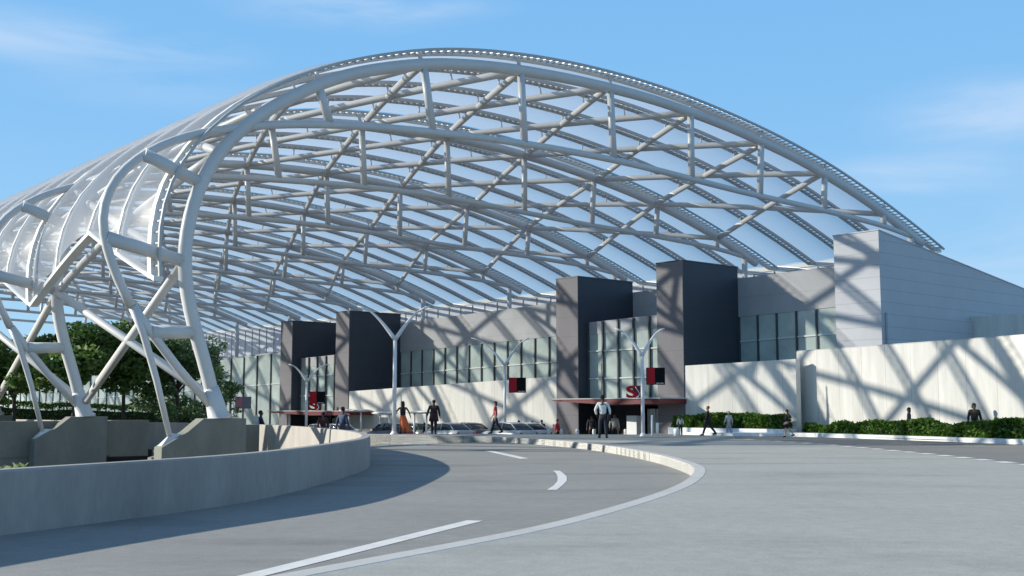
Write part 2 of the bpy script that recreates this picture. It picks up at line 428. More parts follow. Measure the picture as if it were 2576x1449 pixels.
wall = MB(); H = 0.78; rings = []
for i, (p, q) in enumerate(zip(barc, bi)):
    z = 0.0
    rings.append([(p.x, p.y, zroad(p)-0.3), (p.x, p.y, z+H-0.03), (p.x*0.9+q.x*0.1, p.y*0.9+q.y*0.1, z+H), (q.x*0.9+p.x*0.1, q.y*0.9+p.y*0.1, z+H), (q.x, q.y, z+H-0.03), (q.x, q.y, -4.0)])
wall.ring_loft(rings, True, False)
tag(wall.build('parapet_wall', M['barrier'], recalc=True), 'long curved low concrete wall in shade along the left edge of the near road', 'wall')

# raised island with a kerb
ZI = 0.23
kt = [(905, 1092.6), (950, 1093.5), (1100, 1095), (1220, 1097.5), (1385, 1106), (1533, 1120), (1666, 1142), (1745, 1163), (1780, 1178)]
kerb_pts = [G(x, y, ZI).to_2d() for x, y in kt]
near = [(1762, 1210), (1700, 1240), (1599, 1274), (1401, 1330), (1203, 1368), (872, 1432)]
kerb_pts += [G(x, y, ZI).to_2d() for x, y in near]
e = (kerb_pts[-1]-kerb_pts[-2]).normalized()
kerb_pts += [kerb_pts[-1]+e*1.6, kerb_pts[-1]+e*4.0+Vector((-0.2, -0.6)), kerb_pts[-1]+e*9+Vector((-0.6, -2.5))]
kc = spline(kerb_pts, 150, 12)
ki = offset(kc, -0.26)
if (kc[0]-Vector((5, 45))).length < (ki[0]-Vector((5, 45))).length: ki = offset(kc, 0.26)
back = [Vector((60, -12)), Vector((60, 62)), Vector((9.3, 62.5)), Vector((7.6, 61.5)), Vector((6.7, 58.2)), Vector((3.9, 58.6)), Vector((-1.8, 59.6)), Vector((-8.2, 59.9))]
isl = MB(); poly = [(p.x, p.y) for p in ki] + [(p.x, p.y) for p in back]
isl.add([(x, y, ZI) for x, y in poly] + [(x, y, -1.6) for x, y in poly], [tuple(range(len(poly)))] + [(i, (i+1) % len(poly), len(poly)+(i+1) % len(poly), len(poly)+i) for i in range(len(poly))])
struct(isl.build('pavement', M['paving'], recalc=True))
kb = MB(); rings = []
for p, q in zip(kc, ki):
    rings.append([(p.x, p.y, -0.5), (p.x, p.y, ZI-0.03), (p.x*0.88+q.x*0.12, p.y*0.88+q.y*0.12, ZI+0.004), (q.x, q.y, ZI+0.004), (q.x, q.y, -0.5)])
kb.ring_loft(rings, True, False)
kerb = kb.build('kerb', [M['kerb'], M['kerb_top']], recalc=True)
for f in kerb.data.polygons:
    if abs(f.normal.z) > 0.85: f.material_index = 1
struct(kerb)

# right-hand side road on top of the paving, its dashed edge and far kerb
rk = [(1846, 1098.0), (2010, 1099), (2290, 1108), (2576, 1119)]
rkp = [G(x, y, ZI).to_2d() for x, y in rk]; d = (rkp[-1]-rkp[-2]).normalized(); rkp += [rkp[-1]+d*14, rkp[-1]+d*30]
dash = [(1850, 1104), (2035, 1115.5), (2300, 1139), (2576, 1168.5)]
dp = [G(x, y, ZI).to_2d() for x, y in dash]; d = (dp[-1]-dp[-2]).normalized(); dp += [dp[-1]+d*12, dp[-1]+d*26]
dc = spline(dp, 120, 2); rc = spline(rkp, 60, 1)
sr = MB(); poly = [(p.x, p.y) for p in rc] + [(p.x, p.y) for p in dc[::-1]]
sr.add([(x, y, ZI+0.004) for x, y in poly], [tuple(range(len(poly)))[::-1]])
o = struct(sr.build('side_road', M['asphalt_dark'], recalc=True))
rki = offset(rc, -0.3) if offset(rc, -0.3)[0].x > rc[0].x else offset(rc, 0.3)
rb = MB(); rb.ring_loft([[(p.x, p.y, 0.1), (p.x, p.y, ZI+0.17), (p.x*.8+q.x*.2, p.y*.8+q.y*.2, ZI+0.19), (q.x, q.y, ZI+0.19), (q.x, q.y, 0.1)] for p, q in zip(rc, rki)], True, False)
struct(rb.build('kerb', M['kerb'], recalc=True))

mk = MB()
def stripe(poly, z=0.004): mk.add([G(x, y, z) for x, y in poly], [tuple(range(len(poly)))])
p0 = G(1195, 1310); p1 = G(634, 1449); dd = (p1-p0).normalized(); p1 = p1 + dd*4; wv = Vector((-dd.y, dd.x, 0))*0.115; up = Vector((0, 0, 0.004))
mk.add([p0-wv+up, p0+wv+up, p1+wv+up, p1-wv+up], [(0, 1, 2, 3)])
stripe([(1391, 1184), (1408, 1184), (1418, 1191), (1426, 1199), (1426, 1209), (1416, 1220), (1401, 1232), (1376, 1232), (1393, 1221), (1402, 1211), (1403, 1200), (1399, 1190)])
stripe([(1217, 1133.5), (1238, 1133.5), (1330, 1153), (1308, 1154)])
stripe([(958, 1112.6), (984, 1113.5), (984, 1115), (958, 1114)]); stripe([(1014, 1115.5), (1070, 1118), (1072, 1120), (1014, 1117.2)])
dL = [0]
for i in range(1, len(dc)): dL.append(dL[-1]+(dc[i]-dc[i-1]).length)
def on_dash(t):
    for i in range(1, len(dc)):
        if dL[i] >= t: return dc[i-1].lerp(dc[i], (t-dL[i-1])/(dL[i]-dL[i-1]))
    return dc[-1]
t = 1.0
while t < dL[-1]-1.2:
    a_, b_ = on_dash(t), on_dash(t+0.75); v = (b_-a_).normalized(); nn = Vector((-v.y, v.x))*0.2
    mk.add([(*(a_-nn), ZI+0.008), (*(b_-nn), ZI+0.008), (*(b_+nn), ZI+0.008), (*(a_+nn), ZI+0.008)], [(0, 1, 2, 3)])
    t += 1.3
for x, y, l in [(2180, 1112, 0.9), (2240, 1115, 0.9), (2330, 1117, 0.9), (2420, 1121, 0.9)]:
    q = G(x, y, ZI); v = Vector((0.5, -0.86, 0))
    mk.add([q+Vector((0, 0, .008)), q+v*l+Vector((0, 0, .008)), q+v*l+Vector((.09, .05, .008)), q+Vector((.09, .05, .008))], [(0, 1, 2, 3)])
mko = mk.build('road_markings', M['line'], recalc=False); struct(mko)
bm = bmesh.new(); bm.from_mesh(mko.data)
for f in bm.faces:
    f.normal_update()
    if f.normal.z < 0: f.normal_flip()
bm.to_mesh(mko.data); bm.free()

# ------------------------------------------------------------------ the canopy
PA = [(0,1.2),(-.59,3.32),(-1.03,4.5),(-1.4,5.9),(-1.57,7.1),(-1.52,8.1),(-1.34,9.15),(-.97,10.26),(-.34,11.46),(.6,12.6),(1.6,13.47),(2.67,14.24),(4.17,15.15),(6.13,16.07),(9.64,17.15),(12.77,17.72),(15.51,18.02),(18.7,18.22),(21.74,18.3),(24.97,18.28),(28.15,18.1),(31.4,17.82),(34.55,17.42),(37.9,16.92),(41.03,16.3),(44.33,15.52),(47.58,14.6),(50,13.8),(52.4,12.95)]
PB = [(-3.55,5.3),(-4.03,6.08),(-4.52,7.28),(-4.79,8.14),(-4.77,8.95),(-4.47,9.8),(-3.97,10.47),(-3.31,11.05),(-2.23,11.72),(-1.11,12.2),(.22,12.62),(1.62,12.98),(3.07,13.27),(4.78,13.53),(6.58,13.76),(8.25,13.92),(10.23,14.08),(12.78,14.25),(15.9,14.4),(18.7,14.47),(21.99,14.48),(24.89,14.42),(28.15,14.3),(31.28,14.18),(34.23,14.1),(37.78,14.04),(40.7,13.98),(44.24,13.86),(47.76,13.7),(51.2,13.35)]
PS = [(-2.6,6.3),(-2.7,7.75),(-2.61,8.9),(-2.26,10.17),(-1.58,11.4),(-.62,12.55),(.54,13.63),(1.93,14.6),(3.4,15.42),(5.12,16.24),(7.15,17.0),(9.6,17.75),(12.5,18.36),(15.51,18.75),(18.5,18.98),(21.75,19.07),(24.98,19.02),(28.27,18.83),(31.42,18.52),(34.77,18.1),(37.93,17.58),(41.49,16.86),(44.82,16.0),(48.09,15.05),(51.55,13.95),(54.9,12.78)]
NOD = [(0,1.8),(-1.55,7.1),(-.3,11.6),(4.17,15.15),(9.64,17.15),(15.51,18.02),(21.74,18.3),(28.15,18.1),(34.55,17.42),(41.03,16.3),(47.58,14.6)]
BAY = 14.2; NF = 10
ca, cb, cs = spline(PA, 110, 3), spline(PB, 110, 3), spline(PS, 140, 3)
can = thing('canopy', 'giant arched white tube canopy with clear film skin spanning the road to the terminal', 'canopy', F0, ROT)
def onto(c, s_):
    """height of curve c at a given s (right-hand branch)"""
    best = min(range(len(c)), key=lambda i: abs(c[i].x - s_) + (0 if i > 25 else 50))
    return c[best].y
STR = [(4.17, 15.15, 4.78, 13.53), (9.64, 17.15, 10.2, 14.08), (15.51, 18.02, 15.75, 14.4), (21.74, 18.3, 21.95, 14.48), (28.15, 18.1, 28.15, 14.3), (34.55, 17.42, 34.3, 14.1), (41.03, 16.3, 40.8, 13.98), (47.58, 14.6, 47.7, 13.7)]
KNEE = [(-1.57, 7.15, -4.6, 7.75), (-.97, 10.26, -3.3, 11.05), (-.95, 4.45, -2.75, 4.35)]
tr = MB().tube([(p.x, 0, p.y) for p in ca], 0.27, 14).build('arch_truss', M['steel'], can)
MB().tube([(p.x, 0, p.y) for p in cb], 0.175, 12).build('lower_chord', M['steel'], tr)
for k, q in enumerate(STR):
    MB().tube([(q[0], 0, q[1]), (q[2]+(q[0]-q[2])*.03, 0, q[3]+.08)], 0.19, 12).build('strut', M['steel'], tr)
for q in KNEE:
    MB().tube([(q[0], 0, q[1]), (q[2], 0, q[3])], [0.24, 0.27], 12).build('strut', M['steel'], tr)
fork = MB()
fork.tube([(-3.5, 0, 5.3), (-3.06, -0.02, 4.3), (-2.5, -0.02, 2.6), (-1.87, 0, 0.38)], [0.17, 0.14, 0.125, 0.10], 12)
fork.tube([(-3.5, 0, 5.3), (-2.8, 0, 4.4), (-1.7, 0, 3.1), (-.15, 0, 1.5)], [0.17, 0.17, 0.165, 0.15], 12)
fork.build('leg_fork', M['steel'], tr)
ft = MB().tube([(.05, 0, 1.161), (.05, 0, 1.22), (.03, 0, 1.26), (-.1, 0, 1.7), (-.3, 0, 2.35)], [.5, .5, .4, .36, .285], 16)
ft.build('base_shoe', M['steel'], tr)
ft = MB(); ft.add([(-2.3, -.2, .14), (-1.5, -.2, .58), (-1.5, .2, .58), (-2.3, .2, .14), (-1.97, -.05, .5), (-1.77, -.05, .6), (-1.77, .05, .6), (-1.97, .05, .5)],
       [(0, 1, 5, 4), (1, 2, 6, 5), (2, 3, 7, 6), (3, 0, 4, 7), (4, 5, 6, 7)])
ft.build('base_shoe', M['steel'], tr)
ps = MB().tube([(51.0, 0, 13.2), (51.0, 0, 7.9)], 0.22, 12); ps.build('roof_post', M['steel'], tr)
for i in range(1, NF):
    c = copy_tree(tr, can); c.location = (0, BAY*i, 0)
# diagonal pipes following the arch surface from frame to frame
def ang_pt(i, t): return Vector((NOD[i][0], t*BAY, NOD[i][1]))
arcs = [min(range(len(ca)), key=lambda k: (ca[k]-Vector(n)).length) for n in NOD]
def seg_path(i, j, t0):
    """bow a member between node i at frame t0 and node j at t0+1 along the arch surface"""
    if min(i, j) == 0: return [ang_pt(i, t0), ang_pt(j, t0+1)]
    out = []
    for k in range(9):
        f = k/8; u = arcs[i]*(1-f)+arcs[j]*f; a0 = int(u); fr = u-a0
        p = ca[a0].lerp(ca[min(a0+1, len(ca)-1)], fr)
        out.append(Vector((p.x, (t0+f)*BAY, p.y)))
    return out
nn_ = len(NOD)
stubs = MB()
def diag(i, t0, step):
    path = []
    while 0 <= i+step < nn_ and t0 < NF-1:
        sp = seg_path(i, i+step, t0)
        path += sp if not path else sp[1:]
        i += step; t0 += 1
    if len(path) > 1:
        path = [p for k, p in enumerate(path) if k == 0 or (p-path[k-1]).length > 0.05]
        MB().tube(path, 0.185, 10).build('diagonal_pipe', M['steel'], can)
for i in range(nn_-1): diag(i, 0, 1)
for i in range(1, nn_): diag(i, 0, -1)
for t0 in range(1, NF-1):
    diag(0, t0, 1); diag(nn_-1, t0, -1)
# ladder ribs that carry the film, four to a bay
def low_z(t):
    f = (t/BAY) % 1.0
    return 6.45 + 2.6*(1-abs(2*f-1))
def rib_curve(t):
    z = low_z(t)
    k = next(i for i in range(len(cs)) if cs[i].y >= z)
    return cs[k:]
nrm = []
for i in range(len(cs)):
    d_ = (cs[min(i+1, len(cs)-1)]-cs[max(i-1, 0)]).normalized(); nrm.append(Vector((-d_.y, d_.x)))
def cs_at(u):
    i = min(int(u), len(cs)-2); return cs[i].lerp(cs[i+1], u-i), nrm[i]
def u_low(t):
    z = low_z(t)
    for i in range(len(cs)-1):
        if cs[i].y <= z <= cs[i+1].y: return i + (z-cs[i].y)/(cs[i+1].y-cs[i].y)
    return 0
RPB = 4
HW = 0.30                                                         # half width of a ladder rib
for k in range((NF-1)*RPB+1):
    t = k*BAY/RPB; u0 = u_low(t); mb = MB(); n = 70
    pts = [cs_at(u0+(len(cs)-1-u0)*j/n) for j in range(n+1)]
    big = k % RPB == 0
    for sgn in (-1, 1):
        rings = []; wb = (0.17 if sgn > 0 else 0.06) if big else 0.05; cy = t+sgn*HW+(0.1 if big and sgn > 0 else 0); hh = (.12 if sgn > 0 else .055) if big else .09
        for p, q in pts:
            rings.append([(p.x-q.x*hh, cy-wb, p.y-q.y*hh), (p.x-q.x*hh, cy+wb, p.y-q.y*hh), (p.x+q.x*hh, cy+wb, p.y+q.y*hh), (p.x+q.x*hh, cy-wb, p.y+q.y*hh)])
        mb.ring_loft(rings, True, False)
    nf = len(mb.f)
    nr = 150 if t < BAY*5 else 60
    for j in range(1, nr):
        p, q = cs_at(u0+(len(cs)-1-u0)*j/nr)
        mb.obox((p.x-.03-q.x*.04, t-HW+.04, p.y-.03-q.y*.04), (.06, 0, 0), (0, 2*HW-.08, 0), (0, 0, .06))
    ro = mb.build('roof_rib', [M['ladder'], M['steel_end']], can)
    if big:
        for f in ro.data.polygons[nf//2:nf]: f.material_index = 1
    else:
        cp = MB(); cp.ring_loft([[(p.x+q.x*.10, t-.07, p.y+q.y*.10), (p.x+q.x*.10, t+.07, p.y+q.y*.10), (p.x+q.x*.14, t+.07, p.y+q.y*.14), (p.x+q.x*.14, t-.07, p.y+q.y*.14)] for p, q in pts], True, False)
        cp.build('clamp_strip', M['steel_end'], ro)
# posts between the ribs and the pipes
posts = []
for fi in range(NF):
    for k in range(3, nn_):
        s_, z_ = NOD[k]; i = min(range(len(cs)), key=lambda q: (cs[q]-Vector((s_, z_))).length)
        posts.append(((s_, fi*BAY, z_), (cs[i].x, fi*BAY, cs[i].y), 0.09))
    if fi < NF-1:
        for k in range(2, nn_-1):
            for f in (0.25, 0.5, 0.75):
                for (i0, i1) in ((k, k+1), (k+1, k)):
                    u = arcs[i0]*(1-f)+arcs[i1]*f; p = ca[int(u)].lerp(ca[min(int(u)+1, len(ca)-1)], u-int(u))
                    i = min(range(len(cs)), key=lambda q: (cs[q]-p).length)
                    y = (fi+f)*BAY
                    if (cs[i]-p).length > 0.25 and not (f == 0.5 and i0 > i1): posts.append(((p.x, y, p.y), (cs[i].x, y, cs[i].y), 0.05))
posts.sort(key=lambda q: q[0][1]-q[2]*60)
for q in posts[:100]: MB().tube(q[:2], q[2], 8).build('rib_post', M['steel'], can)
sb = MB()
for q in posts[100:]: sb.tube(q[:2], q[2], 6, False)
sb.build('rib_post', M['steel'], can)['kind'] = 'stuff'
# clear film cushions, one strip between each pair of ribs
for k in range((NF-1)*RPB):
    t0 = k*BAY/RPB+(HW+.25 if k % RPB == 0 else .07); t1 = (k+1)*BAY/RPB-(HW+.08 if (k+1) % RPB == 0 else .07); mb = MB(); n = 80; m = 6; vs = []
    for j in range(m+1):
        t = t0+(t1-t0)*j/m; u0 = u_low(t); pil = 0.22*math.sin(PI*j/m)
        for i in range(n+1):
            p, q = cs_at(u0+(len(cs)-1-u0)*i/n)
            vs.append((p.x+q.x*(pil+.11), t, p.y+q.y*(pil+.11)))
    fs = []
    for j in range(m):
        for i in range(n):
            a_ = j*(n+1)+i; fs.append((a_, a_+1, a_+n+2, a_+n+1))
    mb.add(vs, fs, True); mb.build('roof_film', M['film'], can)
# zigzag lower edge flange
for fi in range(NF-1):
    for h in (0, 1):
        ta = (fi+h*.5)*BAY + (0.0 if h == 0 else 0.02); tb = (fi+.5+h*.5)*BAY - (0.02 if h == 0 else 0.0); rings = []
        for j in range(13):
            t = ta+(tb-ta)*j/12; u = u_low(t); p, q = cs_at(u)
            w0 = 0.16
            rings.append([(p.x-q.x*.26, t, p.y-q.y*.26-w0), (p.x+q.x*.12, t, p.y-w0), (p.x+q.x*.12, t, p.y+.03), (p.x-q.x*.26, t, p.y+.03)])
        MB().ring_loft(rings, True, False).build('edge_flange', M['steel_end'], can, recalc=True)
for s_ in (cs[-1],):
    MB().obox((s_.x-.1, 0, s_.y-.18), (.3, 0, 0), (0, BAY*(NF-1), 0), (0, 0, .34)).build('eaves_gutter', M['steel_end'], can)

eg = MB().obox((54.9, 4.0, 6.6), (.06, 0, 0), (0, BAY*(NF-1)-4, 0), (0, 0, 5.95)).build('eaves_glazing', M['clerestory'], can)
for i in range(60):
    MB().obox((54.8, 4.0+i*2.05, 6.6), (.08, 0, 0), (0, .1, 0), (0, 0, 5.95)).build('glazing_bar', M['steel'], eg)
# concrete plinths under the legs
prof = [(-2.35, -4), (1.05, -4), (1.05, 1.16), (-.72, 1.16), (-1.35, .66), (-2.05, .27), (-2.35, .1)]
pl = MB(); pl.extrude([(s_, -.36, z_) for s_, z_ in prof], (0, .72, 0))
for i in range(NF):
    if i == 0:
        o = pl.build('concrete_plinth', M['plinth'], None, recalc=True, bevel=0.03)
    else:
        o = p0_.copy(); COL.objects.link(o)
    p0_ = o if i == 0 else p0_
    o.location = F0 + A*(BAY*i); o.rotation_euler = (0, 0, ROT)
    tag(o, ['stepped concrete plinth under the nearest canopy leg, behind the curved wall', 'stepped concrete plinth under the second canopy leg, below the trees at left'][i] if i < 2 else 'concrete plinth under one of the farther canopy legs, hidden among the trees', 'plinth', 'concrete plinths under the canopy legs')

# ------------------------------------------------------------------ terminal building (local x into the building, local y away along the front)
TN, TA = 45.9, 39.7
TO = AT(TN, TA)
term = thing('terminal_building', 'long grey terminal building with dark fin towers, recessed window bands and cream lower walls', 'building', TO, ROT)
def tw(name, mb, m, parent=None, **k): return mb.build(name, m, parent or term, **k)
def ytop(z0, k): return lambda p: z0 + k*p[1]
TOW = [(0.0, 9.4), (8.05, 9.25), (32.8, 8.85), (41.3, 8.6)]
for y, z in TOW:
    t_ = tw('fin_tower', MB().prism([(0, y), (4.62, y), (4.62, y+1.86), (0, y+1.86)], -3, z), M['dark'])
    tw('front_panel', MB().prism([(-.06, y+.004), (-.003, y+.004), (-.003, y+1.856), (-.06, y+1.856)], -3, z-.002), M['front'], t_)
    tw('coping', MB().prism([(-.08, y-.03), (4.66, y-.03), (4.66, y+1.89), (-.08, y+1.89)], z, z+.06), M['mullion'], t_)
# recessed upper wall with top line falling away from the camera
UT = lambda p: 8.78-.018*p[1]
WT = lambda p: 6.62-.022*p[1]
for y0, y1 in ((-6.4, 0.0), (1.86, 8.05), (9.91, 32.8), (34.66, 41.3)):
    tw('upper_wall', MB().prism([(4.62, y0), (4.95, y0), (4.95, y1), (4.62, y1)], WT, UT), M['upper'])
tw('upper_wall', MB().prism([(2.6, 43.2), (2.9, 43.2), (2.9, 130), (2.6, 130)], lambda p: 5.9-.022*(p[1]-43), lambda p: 6.6-.022*(p[1]-43)), M['upper'])
tw('roof', MB().prism([(4.96, -6.4), (46, -6.4), (46, 43), (4.96, 43)], 7.4, 7.75), M['roofing'])
tw('roof', MB().prism([(2.91, 43.05), (46, 43.05), (46, 130), (2.91, 130)], 4.2, 4.5), M['roofing'])
def window_band(x, y0, y1, z0, zt, step, gl, trans, bright=None):
    w_ = tw('window', MB().prism([(x, y0), (x+.12, y0), (x+.12, y1), (x, y1)], z0, zt), gl)
    mm = MB(); y = y0+.05
    k = 0; n = max(1, round((y1-y0)/step)); st = (y1-y0-.1)/n
    for i in range(n+1):
        yy = y0+.05+i*st
        MB().box((x-.10, yy-.045, z0), (x-.002, yy+.045, zt((x, yy)))).build('mullion', M['mullion'], w_)
    zz = trans
    MB().prism([(x-.06, y0), (x-.003, y0), (x-.003, y1), (x-.06, y1)], lambda p: zz-.022*p[1]-.04, lambda p: zz-.022*p[1]+.04).build('transom', M['transom'], w_)
    return w_
window_band(4.66, -6.4, 0.0, 2.5, WT, 1.35, M['glass'], 5.25)
window_band(4.66, 9.91, 32.8, 1.6, WT, 1.45, M['glass'], 4.95)
# lower cream walls standing on the front line
def cream(p0, p1, z0, z1a, z1b, th, name, parent=None, zb=None):
    """wall whose own x axis runs along it, so its joints follow it"""
    p0, p1 = Vector(p0), Vector(p1); d = p1-p0; L = d.length; an = math.atan2(d.y, d.x)
    mb = MB(); mb.prism([(0, -th), (L, -th), (L, 0), (0, 0)], z0, lambda p: z1a+(z1b-z1a)*p[0]/L)
    o = mb.build(name, M['cream'], parent); o.location = (p0.x, p0.y, 0); o.rotation_euler = (0, 0, an)
    return o
def cop(o, L, z1a, z1b, th):
    MB().prism([(0, -th-.03), (L, -th-.03), (L, .03), (0, .03)], lambda p: z1a+(z1b-z1a)*p[0]/L+.001, lambda p: z1a+(z1b-z1a)*p[0]/L+.05).build('coping', M['kerb_top'], o)
o = cream((0, 32.8), (0, 9.91), -3, 2.84, 3.46, -.35, 'lower_wall', term)
o = cream((0, -.01), (0, -7.0), -2, 3.8, 3.92, -.35, 'lower_wall', term)
tw('roof', MB().box((.36, 9.92, 1.2), (4.6, 32.79, 1.5)), M['roofing'])
tw('roof', MB().box((.36, -6.39, 2.2), (4.6, -.02, 2.4)), M['roofing'])
# glazed front beyond the last tower
w_ = window_band(.5, 43.2, 130, -3, lambda p: 6.2-.024*(p[1]-43), 2.4, M['glass'], 4.6)
# entrances between the fin towers
def entrance(y0, y1, zt, zc, zg, plate, dz):
    zt_ = lambda p: zt-.02*(p[1]-y0)
    w_ = tw('entrance_window', MB().prism([(.8, y0), (.95, y0), (.95, y1), (.8, y1)], zc+.15, lambda p: zt_(p)-.75), M['glass'])
    tw('fascia', MB().prism([(.78, y0), (4.6, y0), (4.6, y1), (.78, y1)], lambda p: zt_(p)-.74, zt_), M['upper'])
    n = 5
    for i in range(n+1):
        yy = y0+.06+(y1-y0-.12)*i/n
        MB().box((.66, yy-.05, zc+.15), (.776, yy+.05, zt_((0, yy))-.02)).build('mullion', M['mullion'], w_)
    for z in (zc+1.5, zc+3.1):
        MB().box((.72, y0, z-.035), (.797, y1, z+.035)).build('transom', M['transom'], w_)
    ym = y0+(y1-y0)*.46
    tw('porch_shade_sheet', MB().box((1.5, ym-.02, zg), (1.6, y1, zc)), M['black'])  # black sheet painted in as the shade of the porch opening
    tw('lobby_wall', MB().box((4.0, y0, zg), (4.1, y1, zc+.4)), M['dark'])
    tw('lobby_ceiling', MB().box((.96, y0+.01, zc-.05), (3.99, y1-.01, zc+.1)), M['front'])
    d_ = tw('glass_door', MB().box((1.0, y0+.1, zg), (1.06, ym-1.2, zc-.25)), M['glass'])
    for i in range(4):
        yy = y0+.12+(ym-1.3-y0)*i/3
        MB().box((.94, yy-.03, zg), (.998, yy+.03, zc-.25)).build('door_frame', M['transom'], d_)
    tw('pillar', MB().box((.1, ym-1.1, zg), (.7, ym-.35, zc-.62)), M['kerb'])
    a_, b_ = plate
    pr = [(a_, zc+.26), (a_, zc+.02), (a_+(b_-a_)*.45, zc-.02), (b_-.6, zc+.16), (b_, zc+.22), (b_-.8, zc+.27)]
    c_ = tw('entrance_canopy', MB().extrude([(-2.0, y, z) for y, z in pr], (2.75, 0, 0)), M['red'], recalc=True)
    MB().extrude([(-2.06, a_, zc+.275), (-2.06, a_, zc+.33), (-2.06, b_-.3, zc+.33), (-2.06, b_+.05, zc+.29), (-2.06, b_-.5, zc+.275)], (2.8, 0, 0)).build('roof_sheet', M['kerb_top'], c_, recalc=True)
entrance(1.86, 8.05, 6.72, 1.78, -1.5, (-.1, 8.3), 0)
entrance(34.66, 41.3, 5.75, 1.08, -2.2, (29.5, 41.6), 0)
# red S shaped emblem blocks standing on the two entrance canopies
def s_block(x, y, z, sc):
    t_ = thing('letter_sign', 'red', 'sign', TO + N*x + A*y + Vector((0, 0, z)), 0)
    MB().box((.40*sc, -.05, 0), (.86*sc, .12, .68*sc)).build('backing_block', M['red'], t_)
    cu = bpy.data.curves.new('txt', 'FONT'); cu.body = 'S'; cu.size = .98*sc; cu.extrude = .07; cu.offset = .035
    to = bpy.data.objects.new('txt', cu); COL.objects.link(to)
    dg = bpy.context.evaluated_depsgraph_get(); me = bpy.data.meshes.new_from_object(to.evaluated_get(dg)); bpy.data.objects.remove(to)
    xs = [v.co.x for v in me.vertices]; ys = [v.co.y for v in me.vertices]
    for v in me.vertices:
        v.co = Vector(((v.co.x-min(xs))/(max(xs)-min(xs))*.62*sc, -v.co.z-.06, (v.co.y-min(ys))/(max(ys)-min(ys))*.68*sc))
    me.materials.clear(); me.materials.append(M['sign_red'])
    bm = bmesh.new(); bm.from_mesh(me); bmesh.ops.recalc_face_normals(bm, faces=bm.faces); bm.to_mesh(me); bm.free()
    l_ = bpy.data.objects.new('letter', me); COL.objects.link(l_); l_.parent = t_
    cv = [(.50, .62), (.56, .5), (.64, .38), (.72, .25), (.68, .12), (.56, .04)]
    MB().tube([(x*sc, -.16, z*sc) for x, z in cv], .025*sc, 6).build('pale_stroke', M['sign_pale'], t_)
    return t_
q = P(1575, 996, 62.0); zc = 1.78+.33
s1 = s_block(-.9, 3.0, zc, 1.0); s1.location = (q.x, q.y, zc)
relabel(s1, 'red S shaped sign block standing on the red entrance canopy nearest the street')
q = P(778, 1034, 86.0)
s2 = s_block(-.9, 3.0, 1.42, 1.05); s2.location = (q.x, q.y, 1.42)
relabel(s2, 'red S shaped sign block on the far entrance canopy, under a red and black banner')

# end block with the sloping top and shaded side
endb = thing('end_block', 'pale panelled building wing with sloping top, its side in shade at the right', 'building', TO, ROT)
eb = MB(); pr = [(4.4, -2), (4.4, 10.4), (19.3, 8.55), (52, 4.6), (52, -2)]
eb.extrude([(x, -9.0, z) for x, z in pr], (0, 2.6, 0)); eb.build('wall', M['pale'], endb, recalc=True)
MB().extrude([(4.36, -9.03, 10.405), (19.3, -9.03, 8.555), (52, -9.03, 4.605), (52, -9.03, 4.66), (19.3, -9.03, 8.61), (4.36, -9.03, 10.46)], (0, 2.66, 0)).build('coping', M['pale'], endb, recalc=True)
MB().box((4.75, -9.14, -1), (13.3, -9.02, 6.3)).build('side_volume', M['pale'], endb)
MB().box((13.32, -13.5, -1), (22, -9.02, 6.55)).build('side_volume', M['cream'], endb)

# cream screen wall to the right
rw0, rw1 = P(2007, 1030, 56.0), P(2576, 1030, 43.5)
d = (rw1-rw0).normalized(); rwe = rw1+d*14
sw = cream((rw0.x, rw0.y, 0), (rwe.x, rwe.y, 0), -1, 4.33, 4.3, -.5, 'screen_wall')
tag(sw, 'tall cream stone panel wall crossed by canopy shadows, behind the long hedge at right', 'wall')
cop(sw, (rwe-rw0).length, 4.33, 4.3, -.5)

# ------------------------------------------------------------------ planting
def leaves(mb, fn, n, size, flat=0.5):
    for _ in range(n):
        c, nr_ = fn()
        s_ = size*random.uniform(.6, 1.3)
        u = Vector((random.gauss(0, 1), random.gauss(0, 1), random.gauss(0, .6))).normalized()
        v = u.cross(Vector((random.gauss(0, 1), random.gauss(0, 1), random.gauss(0, 1)))).normalized()
        mb.add([c-u*s_, c+v*s_*flat-u*s_*.1, c+u*s_, c-v*s_*flat-u*s_*.1], [(0, 1, 2, 3)])
    return mb
def hedge(p0, p1, width, z0, h0, h1, n, label):
    p0, p1 = Vector(p0), Vector(p1); d = p1-p0; L = d.length; dn = d.normalized(); pn = Vector((-dn.y, dn.x, 0))
    t_ = thing('hedge', label, 'hedge', (p0.x, p0.y, z0), 0)
    bumps = [(random.uniform(0, L), random.uniform(.3, .9), random.uniform(-.16, .12)) for _ in range(int(L*2.2))]
    def top(s_):
        h = h0+(h1-h0)*s_/L
        for b, w_, a_ in bumps:
            h += a_*math.exp(-((s_-b)/w_)**2)*.7
        return h
    def fn():
        s_ = random.uniform(0, L); h = top(s_); 
        r = random.random()
        if r < .5: z = h*(1-.12*random.random()**2); w_ = random.uniform(-.5, .5)
        else: z = random.uniform(.02, h); w_ = random.choice((-.5, .5))*(1-.16*random.random())
        w_ *= 1-.35*(z/h)**4
        bul = 1+.12*math.sin(s_*2.7+w_)
        return (dn*s_+pn*w_*width*bul+Vector((0, 0, z+random.gauss(0, .03))), None)
    leaves(MB(), fn, n, .105, .55).build('foliage', M['hedge'], t_)
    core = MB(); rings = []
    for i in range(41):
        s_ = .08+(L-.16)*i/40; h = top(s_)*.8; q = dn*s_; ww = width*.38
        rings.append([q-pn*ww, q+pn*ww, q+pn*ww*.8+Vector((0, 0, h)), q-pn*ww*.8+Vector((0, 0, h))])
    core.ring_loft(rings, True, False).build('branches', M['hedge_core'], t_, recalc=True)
    return t_
k0 = Vector((*rc[3], 0)); n_ = Vector((d.y*-1, d.x, 0)); n_ = n_ if n_.x > 0 else -n_
